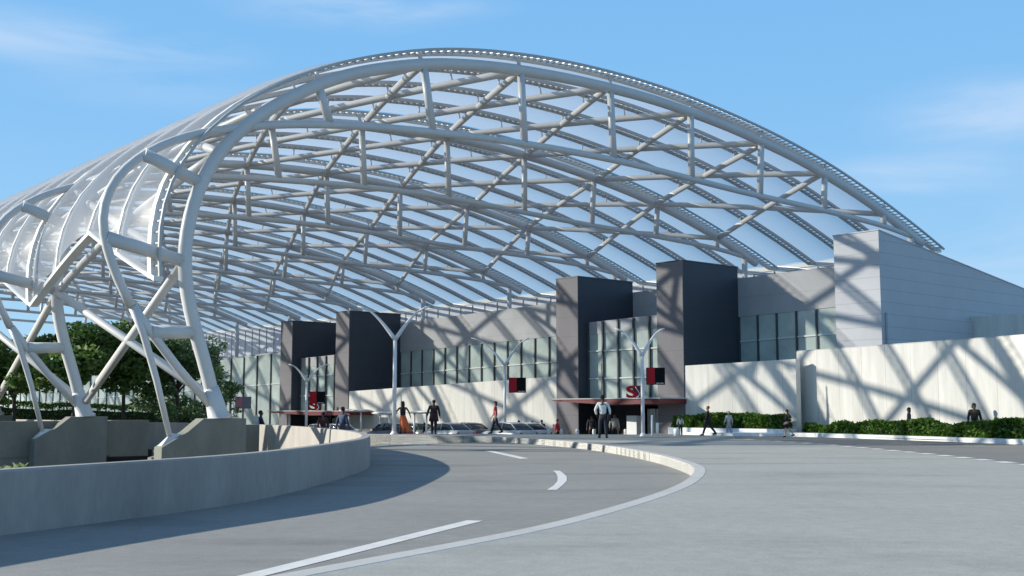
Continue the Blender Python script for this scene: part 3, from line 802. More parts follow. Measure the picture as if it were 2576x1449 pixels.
hp0 = P(2034, 1093, 54.2); hp0.z = 0; hp1 = P(2576, 1100, 42.15); hp1.z = 0; dd = (hp1-hp0).normalized()
hedge(hp0, hp1+dd*9, .72, .25, .64, .84, 15000, 'long clipped dark green hedge along the foot of the tall cream wall at right')
soil = MB(); a0 = hp0-dd*.3-n_*.55; a1 = hp1+dd*9-n_*.55
soil.add([a0+Vector((0, 0, .31)), a1+Vector((0, 0, .31)), a1+n_*2.3+Vector((0, 0, .31)), a0+n_*2.3+Vector((0, 0, .31))], [(0, 1, 2, 3)])
struct(soil.build('soil', M['soil']))
h0_ = TO+N*-.85+A*-.25; h1_ = TO+N*-.85+A*-6.95
hedge((h0_.x, h0_.y, 0), (h1_.x, h1_.y, 0), 1.05, .56, .58, .66, 8000, 'dark green hedge in the white stepped planter beneath the lower cream wall')
pt = thing('planter', 'low white stepped planter wall holding a hedge between the fin tower and the tall wall', 'planter', TO, ROT)
MB().box((-1.55, -6.98, .1), (-.02, -.15, .58)).build('planter_wall', M['white'], pt, bevel=.02)
MB().box((-2.0, -6.9, .1), (-1.56, -1.4, .37)).build('seat_ledge', M['white'], pt, bevel=.02)

def tree(x, y, z0, h, rad, nleaf, size, m, label, lean=0.0, shape=1.0, nb=7, cz=.62, group=None, nlow=7, lowf=.38):
    t_ = thing('tree', label, 'tree', (x, y, z0), 0, group)
    rnd = random.Random(int(abs(x*131+y*17)))
    tk = MB(); ctop = Vector((lean, 0, h*cz))
    tk.tube([(0, 0, 0), (lean*.3, .05, h*.25), (lean*.6, -.05, h*.45), ctop], [.16, .12, .10, .06], 8)
    tips = []
    for b in range(nb):
        an = 2*PI*b/nb+rnd.uniform(-.4, .4); st = Vector((lean*.6, 0, h*rnd.uniform(.34, .56)))
        e_ = Vector((lean+math.cos(an)*rad*rnd.uniform(.5, .85), math.sin(an)*rad*rnd.uniform(.5, .85), h*rnd.uniform(.6, .88)))
        md = st.lerp(e_, .5)+Vector((rnd.uniform(-.2, .2), rnd.uniform(-.2, .2), rnd.uniform(-.1, .35)))
        tk.tube([st, st.lerp(md, .5)+Vector((rnd.uniform(-.1, .1), 0, .05)), md, e_], [.075, .06, .045, .02], 6); tips.append(e_); tips.append(md)
        for q in range(3):
            s2_ = md.lerp(e_, rnd.uniform(0, .8)); e2 = s2_+Vector((rnd.uniform(-1, 1), rnd.uniform(-1, 1), rnd.uniform(-.2, .8)))*rad*.35
            tk.tube([s2_, s2_.lerp(e2, .5)+Vector((0, 0, .08)), e2], [.03, .022, .01], 5); tips.append(e2)
    tk.build('trunk', M['bark'], t_)
    blobs = [(tp, rad*rnd.uniform(.22, .42)) for tp in tips]
    blobs += [(Vector((lean+rnd.uniform(-.6, .6)*rad, rnd.uniform(-.6, .6)*rad, h*rnd.uniform(.62, .95))), rad*rnd.uniform(.25, .4)) for _ in range(8)]
    blobs += [(Vector((lean+rnd.uniform(-.85, .85)*rad, rnd.uniform(-.8, .8)*rad, h*rnd.uniform(lowf, lowf+.25))), rad*rnd.uniform(.22, .34)) for _ in range(nlow)]
    def fn():
        c, r = rnd.choice(blobs)
        v = Vector((random.gauss(0, 1), random.gauss(0, 1), random.gauss(0, 1))).normalized()*r*random.random()**.4
        v.z *= .62*shape
        return (c+v, None)
    leaves(MB(), fn, nleaf, size, .5).build('crown', m, t_)
    return t_
TG = 'trees behind the canopy legs'
def tree_px(x, D, *a, **k):
    q = P(x, 1030, D); return tree(q.x, q.y, *a, **k)
tree_px(35, 66, -.4, 6.6, 2.9, 7500, .19, M['leaf'], 'broad dark green tree at the left edge, behind the outermost leg', group=TG)
tree_px(185, 63, -.4, 6.9, 3.1, 9500, .19, M['leaf'], 'broad leafy tree whose crown hides the second canopy frame', group=TG)
tree_px(310, 67, -.5, 7.0, 2.8, 8500, .18, M['leaf'], 'dense dark tree with bare black lower branches, behind the crossing brace', group=TG)
tree_px(445, 70, -.6, 7.1, 2.7, 11000, .14, M['leaf_fine'], 'light fine-leaved tree just left of the nearest canopy leg', group=TG, nlow=16, lowf=.2)
tree_px(548, 80, -.8, 6.0, 1.7, 3000, .12, M['leaf_fine'], 'thin wispy tree in front of the far glazed facade, right of the nearest leg', group=TG, nlow=8, lowf=.2)
tree_px(-60, 75, -.4, 6.4, 2.6, 4200, .17, M['leaf'], 'dark green tree mostly cut off by the left edge', group=TG)
def shrub(x, y, zt, r, n, label):
    t_ = thing('shrub', label, 'shrub', (x, y, -4), 0, 'pale green shrubs behind the curved wall'); h = zt+4
    st = MB()
    for k in range(5):
        an = k*1.26; st.tube([(0, 0, 0), (.15*math.cos(an), .15*math.sin(an), h*.5), (.6*r*math.cos(an), .6*r*math.sin(an), h*.95)], [.04, .03, .012], 6)
    st.build('stem', M['bark'], t_)
    def fn():
        v = Vector((random.gauss(0, 1), random.gauss(0, 1), random.gauss(0, 1))).normalized()*random.random()**.4
        return (Vector((v.x*r, v.y*r, h-.7+v.z*.7)), None)
    leaves(MB(), fn, n, .10, .55).build('foliage', M['shrub'], t_)
for (x, D, zt, r, n, lb) in [(8, 15.2, .82, .32, 260, 'pale green shrub peeking over the curved wall at the left edge'), (42, 15.6, .80, .28, 230, 'pale green shrub peeking over the curved wall, just right of the one at the edge'), (96, 16.0, .74, .2, 160, 'small pale shrub tip over the curved wall, rightmost of the left trio'), (505, 22, .60, .3, 200, 'small shrub tip above the curved wall, left of the nearest plinth')]:
    q = P(x, 1030, D); shrub(q.x, q.y, zt, r, n, lb)

h0_ = P(-120, 1030, 86); h1_ = P(545, 1030, 90)
hedge((h0_.x, h0_.y, 0), (h1_.x, h1_.y, 0), 1.6, -.6, 3.0, 2.2, 9000, 'tall dark hedge under the trees in front of the far glazed facade')
# left hand deck with its cross wall
lw = MB(); fy = BAY+.5
def FP(s_, t, z): return F0+N*s_+A*t+Vector((0, 0, z))
cw = thing('retaining_wall', 'grey concrete cross wall in shade behind the second canopy leg, dark gap beneath it', 'wall', FP(0, fy, 0), ROT)
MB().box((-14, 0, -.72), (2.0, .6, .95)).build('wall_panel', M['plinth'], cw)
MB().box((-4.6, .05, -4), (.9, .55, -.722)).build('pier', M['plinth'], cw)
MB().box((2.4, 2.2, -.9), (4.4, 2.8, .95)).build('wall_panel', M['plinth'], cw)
MB().box((-14, 7, -4), (7, 7.4, -.75)).build('gap_shade_sheet', M['black'], cw)  # added black sheet, standing in for the shade under the cross wall
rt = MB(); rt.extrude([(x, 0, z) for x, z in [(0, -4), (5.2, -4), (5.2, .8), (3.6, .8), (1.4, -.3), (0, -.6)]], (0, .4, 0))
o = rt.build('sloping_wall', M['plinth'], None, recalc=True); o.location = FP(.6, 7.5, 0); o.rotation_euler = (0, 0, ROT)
tag(o, 'dark sloping concrete wall in shade between the two nearest plinths', 'wall')
dk = MB(); e0 = [FP(-60, fy+.62, 0), FP(4.4, fy+3, 0), FP(3.2, 60, 0), FP(3.2, 125, 0), FP(-60, 125, 0)]
dk.prism([(p.x, p.y) for p in e0], -.78, -.4)
struct(dk.build('upper_deck', M['ground']))
far_ = struct(MB().prism([(p.x, p.y) for p in (AT(18, 85), AT(60, 85), AT(60, 190), AT(18, 190))], -3.9, -1.75).build('far_forecourt', M['asphalt']))

# ------------------------------------------------------------------ street lamps and hanging banners
def lamp(px, pz, D, zb, hf, arm, rise, sc, label):
    """Y shaped lamp: px = picture x of the foot, hf = fork height"""
    q = P(px, 1030, D)
    t_ = thing('street_lamp', label, 'street lamp', (q.x, q.y, zb), 0, 'Y shaped street lamps on the forecourt')
    MB().tube([(0, 0, 0), (0, 0, hf*.5), (0, 0, hf+.02)], [.115*sc, .105*sc, .095*sc], 14).build('pole', M['lamp'], t_)
    MB().lathe([(.2*sc, 0), (.2*sc, .05), (.15*sc, .09), (.125*sc, .16)], 14).build('base_plate', M['lamp'], t_)
    for sg, a_ in ((-1, arm[0]), (1, arm[1])):
        pts = []; n = 10
        for i in range(n+1):
            f = i/n; pts.append((sg*a_*(f**.95), 0, hf-.05+rise*(1-(1-f)**1.55)))
        ar = MB().tube(pts, [.085*sc*(1-f/n)+.03*sc for f in range(n+1)], 10).build('arm', M['lamp'], t_)
        e_ = pts[-1]; b_ = pts[-3]
        MB().tube([b_, e_, (e_[0]*2-b_[0], 0, e_[2]*1.0+(e_[2]-b_[2])*.8)], [.045*sc, .06*sc, .03*sc], 8).build('lamp_head', M['steel_end'], ar)
    return t_
lamp(992, 0, 58.4, ZI, 4.91, (1.65, 1.5), 1.62, 1.0, 'tall white Y shaped street lamp beside the woman in the orange skirt')
lamp(1270, 0, 66, -.45, 4.55, (1.65, 1.2), 1.5, .75, 'Y shaped street lamp just right of the woman in the red top')
lamp(1617, 0, 54.3, ZI, 3.87, (1.1, .92), 1.25, .8, 'Y shaped street lamp in front of the nearer glazed entrance')
lamp(771, 0, 80, -.8, 4.3, (1.1, 1.2), 1.15, .85, 'Y shaped street lamp in front of the far entrance, behind the curved wall')
def banner(px, py0, py1, w, D, label, hazy=False):
    q = P(px, py1, D); q2 = P(px, py0, D); h = q2.z-q.z; W = w*D/F
    t_ = thing('banner_sign', label, 'sign', (q.x, q.y-.12, q.z), 0, 'red and black banner signs on the forecourt')
    a_, b_ = (M['sign_hazy'], M['sign_grey']) if hazy else (M['sign_red'], M['sign_black'])  # far banner: haze put into its colours, red to pink, black to grey
    MB().box((0, -.03, 0), (W, .03, h)).build('panel', b_, t_)
    MB().box((.03, -.045, .03), (W*.46, -.032, h*.98 if not hazy else h*.97)).build('red_field', a_, t_)
    em = MB()                                                     # soft dark-red wedge-like mark inside the red field
    em.extrude([(W*.10, -.047, h*.78), (W*.40, -.047, h*.78), (W*.31, -.047, h*.14), (W*.19, -.047, h*.14)], (0, -.006, 0))
    em.build('emblem', M['sign_red'] if not hazy else M['sign_hazy'], t_, recalc=True)
    ln = MB()
    for i in range(7): ln.box((W*(.52+.062*i), -.04, h*.06), (W*(.52+.062*i)+W*.042, -.032, h*(.10+.03*((i*5) % 3)/2)))
    ln.build('text_line', M['sign_pale'] if not hazy else M['sign_grey'], t_)
    MB().box((-.14, -.02, h*.80), (0, .02, h*.84)).build('bracket', M['lamp'], t_); MB().box((-.14, -.02, h*.14), (0, .02, h*.18)).build('bracket', M['lamp'], t_)
    return t_
banner(1280, 950, 988, 43, 66, 'red and black banner on the lamp right of the woman in red')
banner(1625, 925, 968, 47, 54.3, 'red and black banner on the lamp before the nearer entrance')
banner(779, 985, 1016, 39, 80, 'red and black banner on the lamp before the far entrance')
fb = banner(592, 998, 1028, 40, 92, 'faded pink and grey banner in front of the far glazed facade', True)
MB().tube([(-.14, 0, -fb.location.z-1.75), (-.14, 0, 1.1)], .06, 10).build('post', M['lamp'], fb)

# ------------------------------------------------------------------ white lens shaped shelters
SG = 'white lens shaped shelter roofs by the lower cream wall'
def shelter(px, py, D, W, dep, zb, label):
    q = P(px, py, D)
    t_ = thing('shelter', label, 'shelter', (q.x, q.y, zb), ROT+PI/2, SG); h = q.z-zb
    rings = []
    for i in range(17):
        f = -1+2*i/16; c = math.sqrt(max(0, 1-f*f)); th = .02+.15*c; dp_ = .08+dep*c
        rings.append([(f*W/2, -dp_/2, h), (f*W/2, -dp_*.25, h-th*.7), (f*W/2, dp_*.25, h-th*.7), (f*W/2, dp_/2, h), (f*W/2, dp_*.25, h+th*.5), (f*W/2, -dp_*.25, h+th*.5)])
    MB().ring_loft(rings).build('roof', M['white'], t_, recalc=True)
    for x in (-W*.22, W*.22): MB().tube([(x, 0, 0), (x, 0, h-.08)], .06, 8).build('post', M['lamp'], t_)
    MB().box((-W*.25, .1, .42), (W*.25, .5, .48)).build('bench_seat', M['lamp'], t_)
    return t_
shelter(893, 1032, 81, 3.6, 1.5, -.8, 'long white lens shaped shelter roof left of the tall lamp, near the man in blue')
shelter(968, 1039, 76, 2.6, 1.2, -.75, 'small white shelter roof immediately left of the tall lamp')
shelter(1058, 1036, 72.5, 3.0, 1.3, -.7, 'white lens shaped shelter roof between the woman in orange and the dark coated man')

# ------------------------------------------------------------------ bollards
BG = 'white bollards along the terminal front'
def bollard(px, D, zb, h, r, label, group=BG):
    q = P(px, 1030, D)
    o = MB().lathe([(r, 0), (r, h*.93), (r*.85, h*.985), (r*.4, h)], 14).build('bollard', M['white']); o.location = (q.x, q.y, zb)
    return tag(o, label, 'bollard', group)
for px, lb in ((1381, 'white bollard just right of the small figure in red'), (1412, 'second white bollard right of the small figure in red, at the tower foot'), (1452, 'white bollard at the right edge of the fin tower, left of the dark porch'), (1494, 'white bollard close left of the man in the white shirt'), (1573, 'white bollard in front of the cream pillar under the red canopy'), (1592, 'white bollard left of the lamp post before the entrance')):
    q = P(px, 1030, 64); bollard(px, 64, -.45, .86, .10, lb)
bollard(1640, 56, ZI, 1.0, .055, 'slim tall white post just right of the lamp before the entrance', 'slim posts right of the entrance lamp')
bollard(1653, 56, ZI, .62, .075, 'shorter slim white post farther right of the entrance lamp', 'slim posts right of the entrance lamp')
bollard(1701, 55, ZI, .36, .14, 'thick stubby white bollard left of the planter')
qd = P(1665, 1030, 59); 

# ------------------------------------------------------------------ cars
def car(n_, a_, zb, rgb, label, flip=False, kind='saloon'):
    p = AT(n_, a_)
    t_ = thing('car', label, 'car', (p.x, p.y, zb), math.atan2(A.y, A.x)+(PI if flip else 0), 'cars along the terminal front', .82)
    # local x forward, y left
    st = [(-2.2, .42, .80, .62), (-2.1, .30, .93, .80), (-1.5, .22, .98, .88), (-.6, .2, .96, .9), (.5, .2, .93, .9), (1.2, .22, .90, .88), (1.9, .28, .78, .8), (2.18, .38, .62, .62)]
    rings = []
    for x, zl, zh, hw in st:
        rings.append([(x, -hw*.92, zl), (x, -hw, zl+.12), (x, -hw, (zl+zh)/2+.05), (x, -hw*.93, zh-.06), (x, -hw*.8, zh), (x, hw*.8, zh), (x, hw*.93, zh-.06), (x, hw, (zl+zh)/2+.05), (x, hw, zl+.12), (x, hw*.92, zl)])
    body = MB().ring_loft(rings).build('body', paint(rgb), t_, recalc=True)
    cab = [(-1.75, .93, .955, .72), (-1.05, .93, 1.38, .60), (-.3, .93, 1.45, .62), (.35, .93, 1.40, .61), (1.15, .90, .925, .74)]
    rg = [[(x, -.78, zl), (x, -w_, zh-.03), (x, -w_*.85, zh), (x, w_*.85, zh), (x, w_, zh-.03), (x, .78, zl)] for x, zl, zh, w_ in cab]
    MB().ring_loft(rg).build('window', M['car_glass'], t_, recalc=True)
    rf = [[(x, -w_*.98, zh-.05), (x, -w_*.9, zh+.012), (x, w_*.9, zh+.012), (x, w_*.98, zh-.05)] for x, zl, zh, w_ in ((-1.12, 0, 1.365, .60), (-.9, 0, 1.40, .61), (-.3, 0, 1.455, .63), (.35, 0, 1.405, .62), (.45, 0, 1.36, .61))]
    MB().ring_loft(rf).build('roof', paint(rgb), t_, recalc=True)
    for sg in (-1, 1):
        for q in ([(-1.75, sg*.76, .96), (-1.08, sg*.615, 1.385)], [(-.25, sg*.80, .93), (-.28, sg*.64, 1.43)], [(1.15, sg*.76, .93), (.38, sg*.625, 1.395)]):
            MB().tube(q, .038, 6).build('pillar', paint(rgb), t_)
    for x in (-1.38, 1.36):
        for sg in (-1, 1):
            wh = MB(); wh.ring_loft([[(x+r*math.cos(2*PI*k/18), sg*y, .32+r*math.sin(2*PI*k/18)) for k in range(18)] for r, y in ((.25, .92), (.31, .92), (.32, .88), (.32, .74), (.25, .72))])
            wo = wh.build('wheel', M['tyre'], t_, recalc=True)
            MB().ring_loft([[(x+r*math.cos(2*PI*k/14), sg*y, .32+r*math.sin(2*PI*k/14)) for k in range(14)] for r, y in ((.24, .90), (.20, .925), (.06, .93))]).build('rim', M['rim'], wo, recalc=True)
    for sg in (-1, 1):
        MB().box((-2.19, sg*.62-.14, .66), (-2.06, sg*.62+.14, .80)).build('tail_light', M['lens_red'], t_, bevel=.02)
        MB().box((2.0, sg*.58-.14, .54), (2.13, sg*.58+.14, .66)).build('headlight', M['lens_white'], t_, bevel=.02)
        MB().box((.7, sg*.9-.09, .93), (.85, sg*.9+.09, 1.04)).build('mirror', paint(rgb), t_, bevel=.02)
    MB().box((-2.235, -.24, .60), (-2.2, .24, .72)).build('number_plate', M['sign_grey'], t_)
    MB().box((-2.26, -.7, .36), (-2.12, .7, .50)).build('bumper', paint(rgb), t_, bevel=.03)
    return t_
def zr(n_, a_): return zroad(AT(n_, a_))
SIL = (0.45, 0.48, 0.5); WH = (0.72, 0.73, 0.74)
car(43.2, 49.6, -.44, WH, 'white saloon beside the small figure in red, with its red tail light showing')
car(40.6, 47.9, -.40, SIL, 'silver car just right of the lamp behind the woman in red')
car(43.4, 55.2, -.49, (.12, .13, .15), 'dark car half hidden behind the woman in the red top')
car(40.6, 53.4, -.47, SIL, 'silver saloon right of the man in the dark coat')
car(40.6, 59.4, -.55, (.06, .08, .12), 'dark blue car behind the tall lamp and the woman in orange')
car(43.4, 60.6, -.57, (.14, .17, .16), 'grey green car behind the man in the dark coat')
car(40.8, 66, -.65, WH, 'white car with dark windows left of the tall lamp')
car(43.4, 72.5, -.74, WH, 'white car behind the curved wall, below the man in blue')
car(43.6, 93, -1.72, (.22, .26, .27), 'grey green car behind the curved wall at the far glazed facade')
c_ = car(20.5, 88, -.4, WH, 'white car under the trees at the left edge')

# ------------------------------------------------------------------ people
SKINC = {'dark': (0.10, 0.055, 0.035), 'mid': (0.30, 0.17, 0.11), 'light': (0.52, 0.34, 0.26)}
def skin_obj(name, nodes, edges, m, parent, extra=None, sub=1):
    """grow one continuous surface over a skeleton with the Skin modifier and keep the resulting mesh"""
    me = bpy.data.meshes.new('sk'); names = list(nodes)
    me.from_pydata([tuple(nodes[k][0]) for k in names], [(names.index(a), names.index(b)) for a, b in edges], [])
    o = bpy.data.objects.new('sk', me); COL.objects.link(o)
    sm = o.modifiers.new('s', 'SKIN'); sm.use_smooth_shade = True
    if sub: o.modifiers.new('u', 'SUBSURF').levels = sub
    for i, k in enumerate(names):
        r = nodes[k][1]; r = r if isinstance(r, tuple) else (r, r)
        me.skin_vertices[0].data[i].radius = r; me.skin_vertices[0].data[i].use_root = (i == 0)
    dg = bpy.context.evaluated_depsgraph_get(); dg.update()
    ev = bpy.data.meshes.new_from_object(o.evaluated_get(dg)); bpy.data.objects.remove(o)
    if extra is not None and extra.v:
        bm = bmesh.new(); bm.from_mesh(ev)
        n0 = len(bm.verts); vs = [bm.verts.new(p) for p in extra.v]
        for f, s_ in zip(extra.f, extra.sm):
            try: bm.faces.new([vs[i] for i in f]).smooth = True
            except ValueError: pass
        bm.to_mesh(ev); bm.free()
    ev.polygons.foreach_set('use_smooth', [True]*len(ev.polygons))
    ev.materials.clear(); ev.materials.append(m); ev.name = name
    o = bpy.data.objects.new(name, ev); COL.objects.link(o); o.parent = parent
    return o
def person(loc, h, face, label, skin='mid', top=(.8, .8, .78), bottom=(.02, .022, .03), hair=(.015, .012, .01), legs=((4, 2, .06), (-4, 2, .06)), arms=((4, 8, 12), (-4, 8, 12)),
           sleeve='long', coat=0, skirt=None, shorts=False, hairlen=0, lean=0, shoe=(.02, .02, .02), bag=None, tuck=True, cat='person', wide=1.0):
    """face: heading in degrees (0 = looking away from the camera, 90 = to the left). legs/arms: (forward swing, bend, spread) left then right"""
    t_ = thing('person', label, cat, loc, R(face)); t_.scale = (h/1.75,)*3
    N_ = {}; E_ = []
    V = lambda x, y, z: Vector((x, y, z))
    ly = math.tan(R(lean)); up_ = lambda z: (z-.95)*ly if z > .95 else 0
    N_['pelvis'] = (V(0, 0, .95), (.10*wide, .08)); N_['waist'] = (V(0, up_(1.12), 1.12), (.125*wide, .095)); N_['chest'] = (V(0, up_(1.32), 1.32), (.165*wide, .11))
    N_['collar'] = (V(0, up_(1.44), 1.44), (.11*wide, .075)); N_['neck'] = (V(0, up_(1.50)+.005, 1.50), .055); N_['jaw'] = (V(0, up_(1.58)+.03, 1.575), (.062, .075)); N_['head'] = (V(0, up_(1.65)+.015, 1.66), (.077, .092)); N_['crown'] = (V(0, up_(1.7), 1.72), (.05, .06))
    E_ += [('pelvis', 'waist'), ('waist', 'chest'), ('chest', 'collar'), ('collar', 'neck'), ('neck', 'jaw'), ('jaw', 'head'), ('head', 'crown')]
    fing = MB(); J = {}
    for sg, nm, lg, ar in ((-1, 'L', legs[0], arms[0]), (1, 'R', legs[1], arms[1])):
        hp, kb, spd = R(lg[0]), R(lg[1]), lg[2]
        hip = V(sg*.09, 0, .90); kn = hip+V(sg*spd*.5, math.sin(hp), -math.cos(hp)).normalized()*.43
        an = kn+V(sg*spd*.3, math.sin(hp-kb), -math.cos(hp-kb)).normalized()*.41
        toe = an+V(sg*.025, .15, -.035 if abs(hp-kb) < .5 else -.09)
        N_['hip'+nm] = (hip, (.075, .075)); N_['knee'+nm] = (kn, .062); N_['calf'+nm] = (kn.lerp(an, .35)-V(0, .015, 0), .058); N_['ank'+nm] = (an, .042); N_['toe'+nm] = (toe, (.042, .028))
        E_ += [('pelvis', 'hip'+nm), ('hip'+nm, 'knee'+nm), ('knee'+nm, 'calf'+nm), ('calf'+nm, 'ank'+nm), ('ank'+nm, 'toe'+nm)]
        sw, be, ab = R(ar[0]), R(ar[1]), R(ar[2])
        sh = V(sg*.185*wide, up_(1.42), 1.42); el = sh+V(sg*math.sin(ab), math.sin(sw)*math.cos(ab), -math.cos(sw)*math.cos(ab)).normalized()*.29
        inw = ar[3] if len(ar) > 3 else 0
        wr = el+V(sg*(math.sin(ab)*.6-inw), math.sin(sw+be), -math.cos(sw+be)).normalized()*.25
        hd = wr+(wr-el).normalized()*.075
        N_['sh'+nm] = (sh, .062); N_['el'+nm] = (el, .043); N_['wr'+nm] = (wr, .031); N_['hd'+nm] = (hd, (.038, .022))
        E_ += [('chest', 'sh'+nm), ('sh'+nm, 'el'+nm), ('el'+nm, 'wr'+nm), ('wr'+nm, 'hd'+nm)]
        dr = (wr-el).normalized(); sd_ = V(0, 1, 0) if abs(dr.y) < .8 else V(0, 0, 1); sd_ = (sd_-dr*sd_.dot(dr)).normalized(); pal = dr.cross(sd_)*(-sg)
        for k, (off, ln) in enumerate(((.026, .072), (.009, .082), (-.009, .076), (-.025, .06))):
            b0 = hd+sd_*off; fing.tube([b0-dr*.01, b0+dr*ln*.45, b0+dr*ln*.8+pal*.012, b0+dr*ln+pal*.03], [.0095, .009, .008, .006], 6)
        fing.tube([wr+dr*.02+sd_*.02, wr+dr*.055+sd_*.05, wr+dr*.085+sd_*.058], [.012, .010, .007], 6)
        J[nm] = (hip, kn, an, toe, sh, el, wr)
    hx, hz = up_(1.65), 1.655
    fing.ball((0, hx+.105, hz-.015), .017, 8, 6, (1, 1.2, 1.5))                                    # nose
    for sg in (-1, 1): fing.ball((sg*.078, hx+.01, hz), .022, 8, 6, (.5, .9, 1.4))                 # ears
    fing.ball((0, hx+.092, hz-.06), .02, 8, 5, (1.5, .5, .45))                                     # mouth
    body = skin_obj('body', N_, E_, cloth(SKINC[skin]), t_, fing)
    ey = MB()
    for sg in (-1, 1): MB().ball((sg*.03, hx+.098, hz+.018), .011, 8, 6).build('eye', M['sign_black'], t_)
    # hair
    hm = MB(); hm.ball((0, hx-.012, hz+.035), .102, 14, 9, (.92, 1.03, .98)); 
    if hairlen: hm.ring_loft([[(w_*math.cos(2*PI*k/10), hx-.055+.05*math.sin(2*PI*k/10), z) for k in range(10)] for z, w_ in ((hz+.03, .09), (hz-.06, .098), (hz-.06-hairlen*.6, .09), (hz-.06-hairlen, .05))])
    ho = hm.build('hair', cloth(hair), t_)
    if not hairlen:
        for v in ho.data.vertices:
            if v.co.z < hz+.02 and v.co.y > hx+.02: v.co.z = hz+.06; v.co.y = min(v.co.y, hx+.05)
    # top
    g = .016; C = {}; CE = []
    low = .93 if tuck else .86
    C['w0'] = (V(0, 0, low), (.178*wide+g*.2, .142)); C['w1'] = (V(0, up_(1.12), 1.12), (.135*wide+g, .105+g)); C['c'] = (V(0, up_(1.32), 1.32), (.172*wide+g, .118+g)); C['k'] = (V(0, up_(1.45), 1.455), (.085*wide+g, .07+g*.6))
    CE += [('w0', 'w1'), ('w1', 'c'), ('c', 'k')]
    for nm in ('L', 'R'):
        hip, kn, an, toe, sh, el, wr = J[nm]
        if sleeve != 'none':
            C['s'+nm] = (sh, .07+g*.6); CE.append(('c', 's'+nm))
            if sleeve == 'long': C['e'+nm] = (el, .05+g*.8); C['r'+nm] = (wr.lerp(el, .08), .038+g*.5); CE += [('s'+nm, 'e'+nm), ('e'+nm, 'r'+nm)]
            else: C['e'+nm] = (sh.lerp(el, .62), .055+g); CE.append(('s'+nm, 'e'+nm))
    skin_obj('shirt' if not coat else 'coat', C, CE, cloth(top), t_)
    if coat:
        rings = []
        for z, w_, d_ in ((1.16, .165, .135), (.98, .19, .155), (.98-coat*.5, .215, .175), (.98-coat, .235, .19)):
            rings.append([(w_*wide*math.cos(2*PI*k/18), up_(z)+d_*math.sin(2*PI*k/18)+.006*math.sin(k*2.3), z) for k in range(18)])
        MB().ring_loft(rings).build('coat_skirt', cloth(top), t_)
    # trousers, shorts or skirt
    if skirt:
        rings = []; 
        for i, z in enumerate((1.02, .9, .72, .5, .28, .1)):
            f = i/5; w_ = .14+.10*f**.8; sx, sy = skirt[1]*f**1.6, skirt[2]*f**1.6
            rings.append([((w_*(1+.09*f*math.sin(5*a_+1)))*math.cos(a_)+sx, (w_*.8*(1+.09*f*math.sin(5*a_)))*math.sin(a_)+sy, z) for a_ in [2*PI*k/28 for k in range(28)]])
        MB().ring_loft(rings).build('skirt', cloth(skirt[0]), t_)
    else:
        T = {'p': (V(0, 0, .99), (.172*wide, .135)), 'q': (V(0, 0, .90), (.178*wide, .142))}; TE = [('p', 'q')]
        for nm in ('L', 'R'):
            hip, kn, an, toe, sh, el, wr = J[nm]
            T['h'+nm] = (hip-V(0, 0, .05), .122); TE.append(('q', 'h'+nm))
            if shorts: T['n'+nm] = (hip.lerp(kn, .75), .088); TE.append(('h'+nm, 'n'+nm))
            else: T['n'+nm] = (kn, .08); T['a'+nm] = (an+V(0, 0, .01), .066); TE += [('h'+nm, 'n'+nm), ('n'+nm, 'a'+nm)]
        skin_obj('trousers' if not shorts else 'shorts', T, TE, cloth(bottom), t_)
    for nm in ('L', 'R'):
        an, toe = J[nm][2], J[nm][3]; d_ = (toe-an)
        MB().ring_loft([[(an.x+d_.x*f+w_*math.cos(a_), an.y+d_.y*f, an.z-.075+max(0, d_.z*f*.6)+hh*.5+hh*.5*math.sin(a_)) for a_ in [2*PI*k/10 for k in range(10)]] for f, w_, hh in ((-.4, .03, .05), (-.25, .045, .12), (.2, .05, .12), (.7, .055, .075), (1.1, .05, .06), (1.3, .025, .035))]).build('shoe', cloth(shoe), t_)
    if bag: bag(t_, J, N_)
    return t_
def ground_at(px, py, z): return G(px, py, z)
def ppl(px, py, z, hpx, *a, **k):
    q = G(px, py, z); return person((q.x, q.y, z), hpx/F*q.y, *a, **k)
def ppd(px, ytop_, D, zb, *a, **k):
    """figure partly hidden: px and head-top row at depth D, standing on zb"""
    q = P(px, ytop_, D); return person((q.x, q.y, zb), q.z-zb, *a, **k)
def backpack(rgb, r=.2):
    def f(t_, J, N_): MB().ball((0, -.2, 1.25), r, 14, 9, (.9, .62, 1.2)).build('backpack', cloth(rgb), t_)
    return f
def shoulder_bag(rgb, sg=1):
    def f(t_, J, N_):
        b = MB().box((sg*.26-.07, -.14, .70), (sg*.26+.07, .16, .98)).build('shoulder_bag', cloth(rgb), t_, bevel=.03)
        MB().tube([(sg*.26, 0, .97), (sg*.2, -.08, 1.25), (sg*.06, -.1, 1.47)], .012, 6).build('strap', cloth(rgb), b)
    return f
BLK = (.012, .012, .014)
ppl(1517, 1102, ZI, 105, -4, 'man in white shirt and dark trousers standing with his back to us near the kerb', 'dark', (.78, .77, .72), (.022, .025, .035), legs=((3, 3, .16), (-5, 4, .16)), arms=((-12, 40, 26, .5), (-4, 22, 20, .2)), wide=1.0, tuck=True, bag=shoulder_bag(BLK, 1))
ppl(1013, 1092.5, ZI, 81, 10, 'woman in a black top and flowing orange skirt walking beside the tall lamp', 'dark', (.012, .012, .016), hairlen=.22, sleeve='none', skirt=((.62, .12, .03), .24, -.14), legs=((14, 4, .05), (-16, 12, .05)), arms=((-6, 10, 38), (4, 12, 32)))
ppl(1091, 1092, ZI, 84, 3, 'man in a dark maroon coat standing with his back to us', 'dark', (.03, .008, .010), BLK, hair=(.02, .012, .01), coat=.32, legs=((2, 2, 0), (-2, 2, 0)), arms=((-8, 12, 20), (4, 12, 14)), wide=1.12)
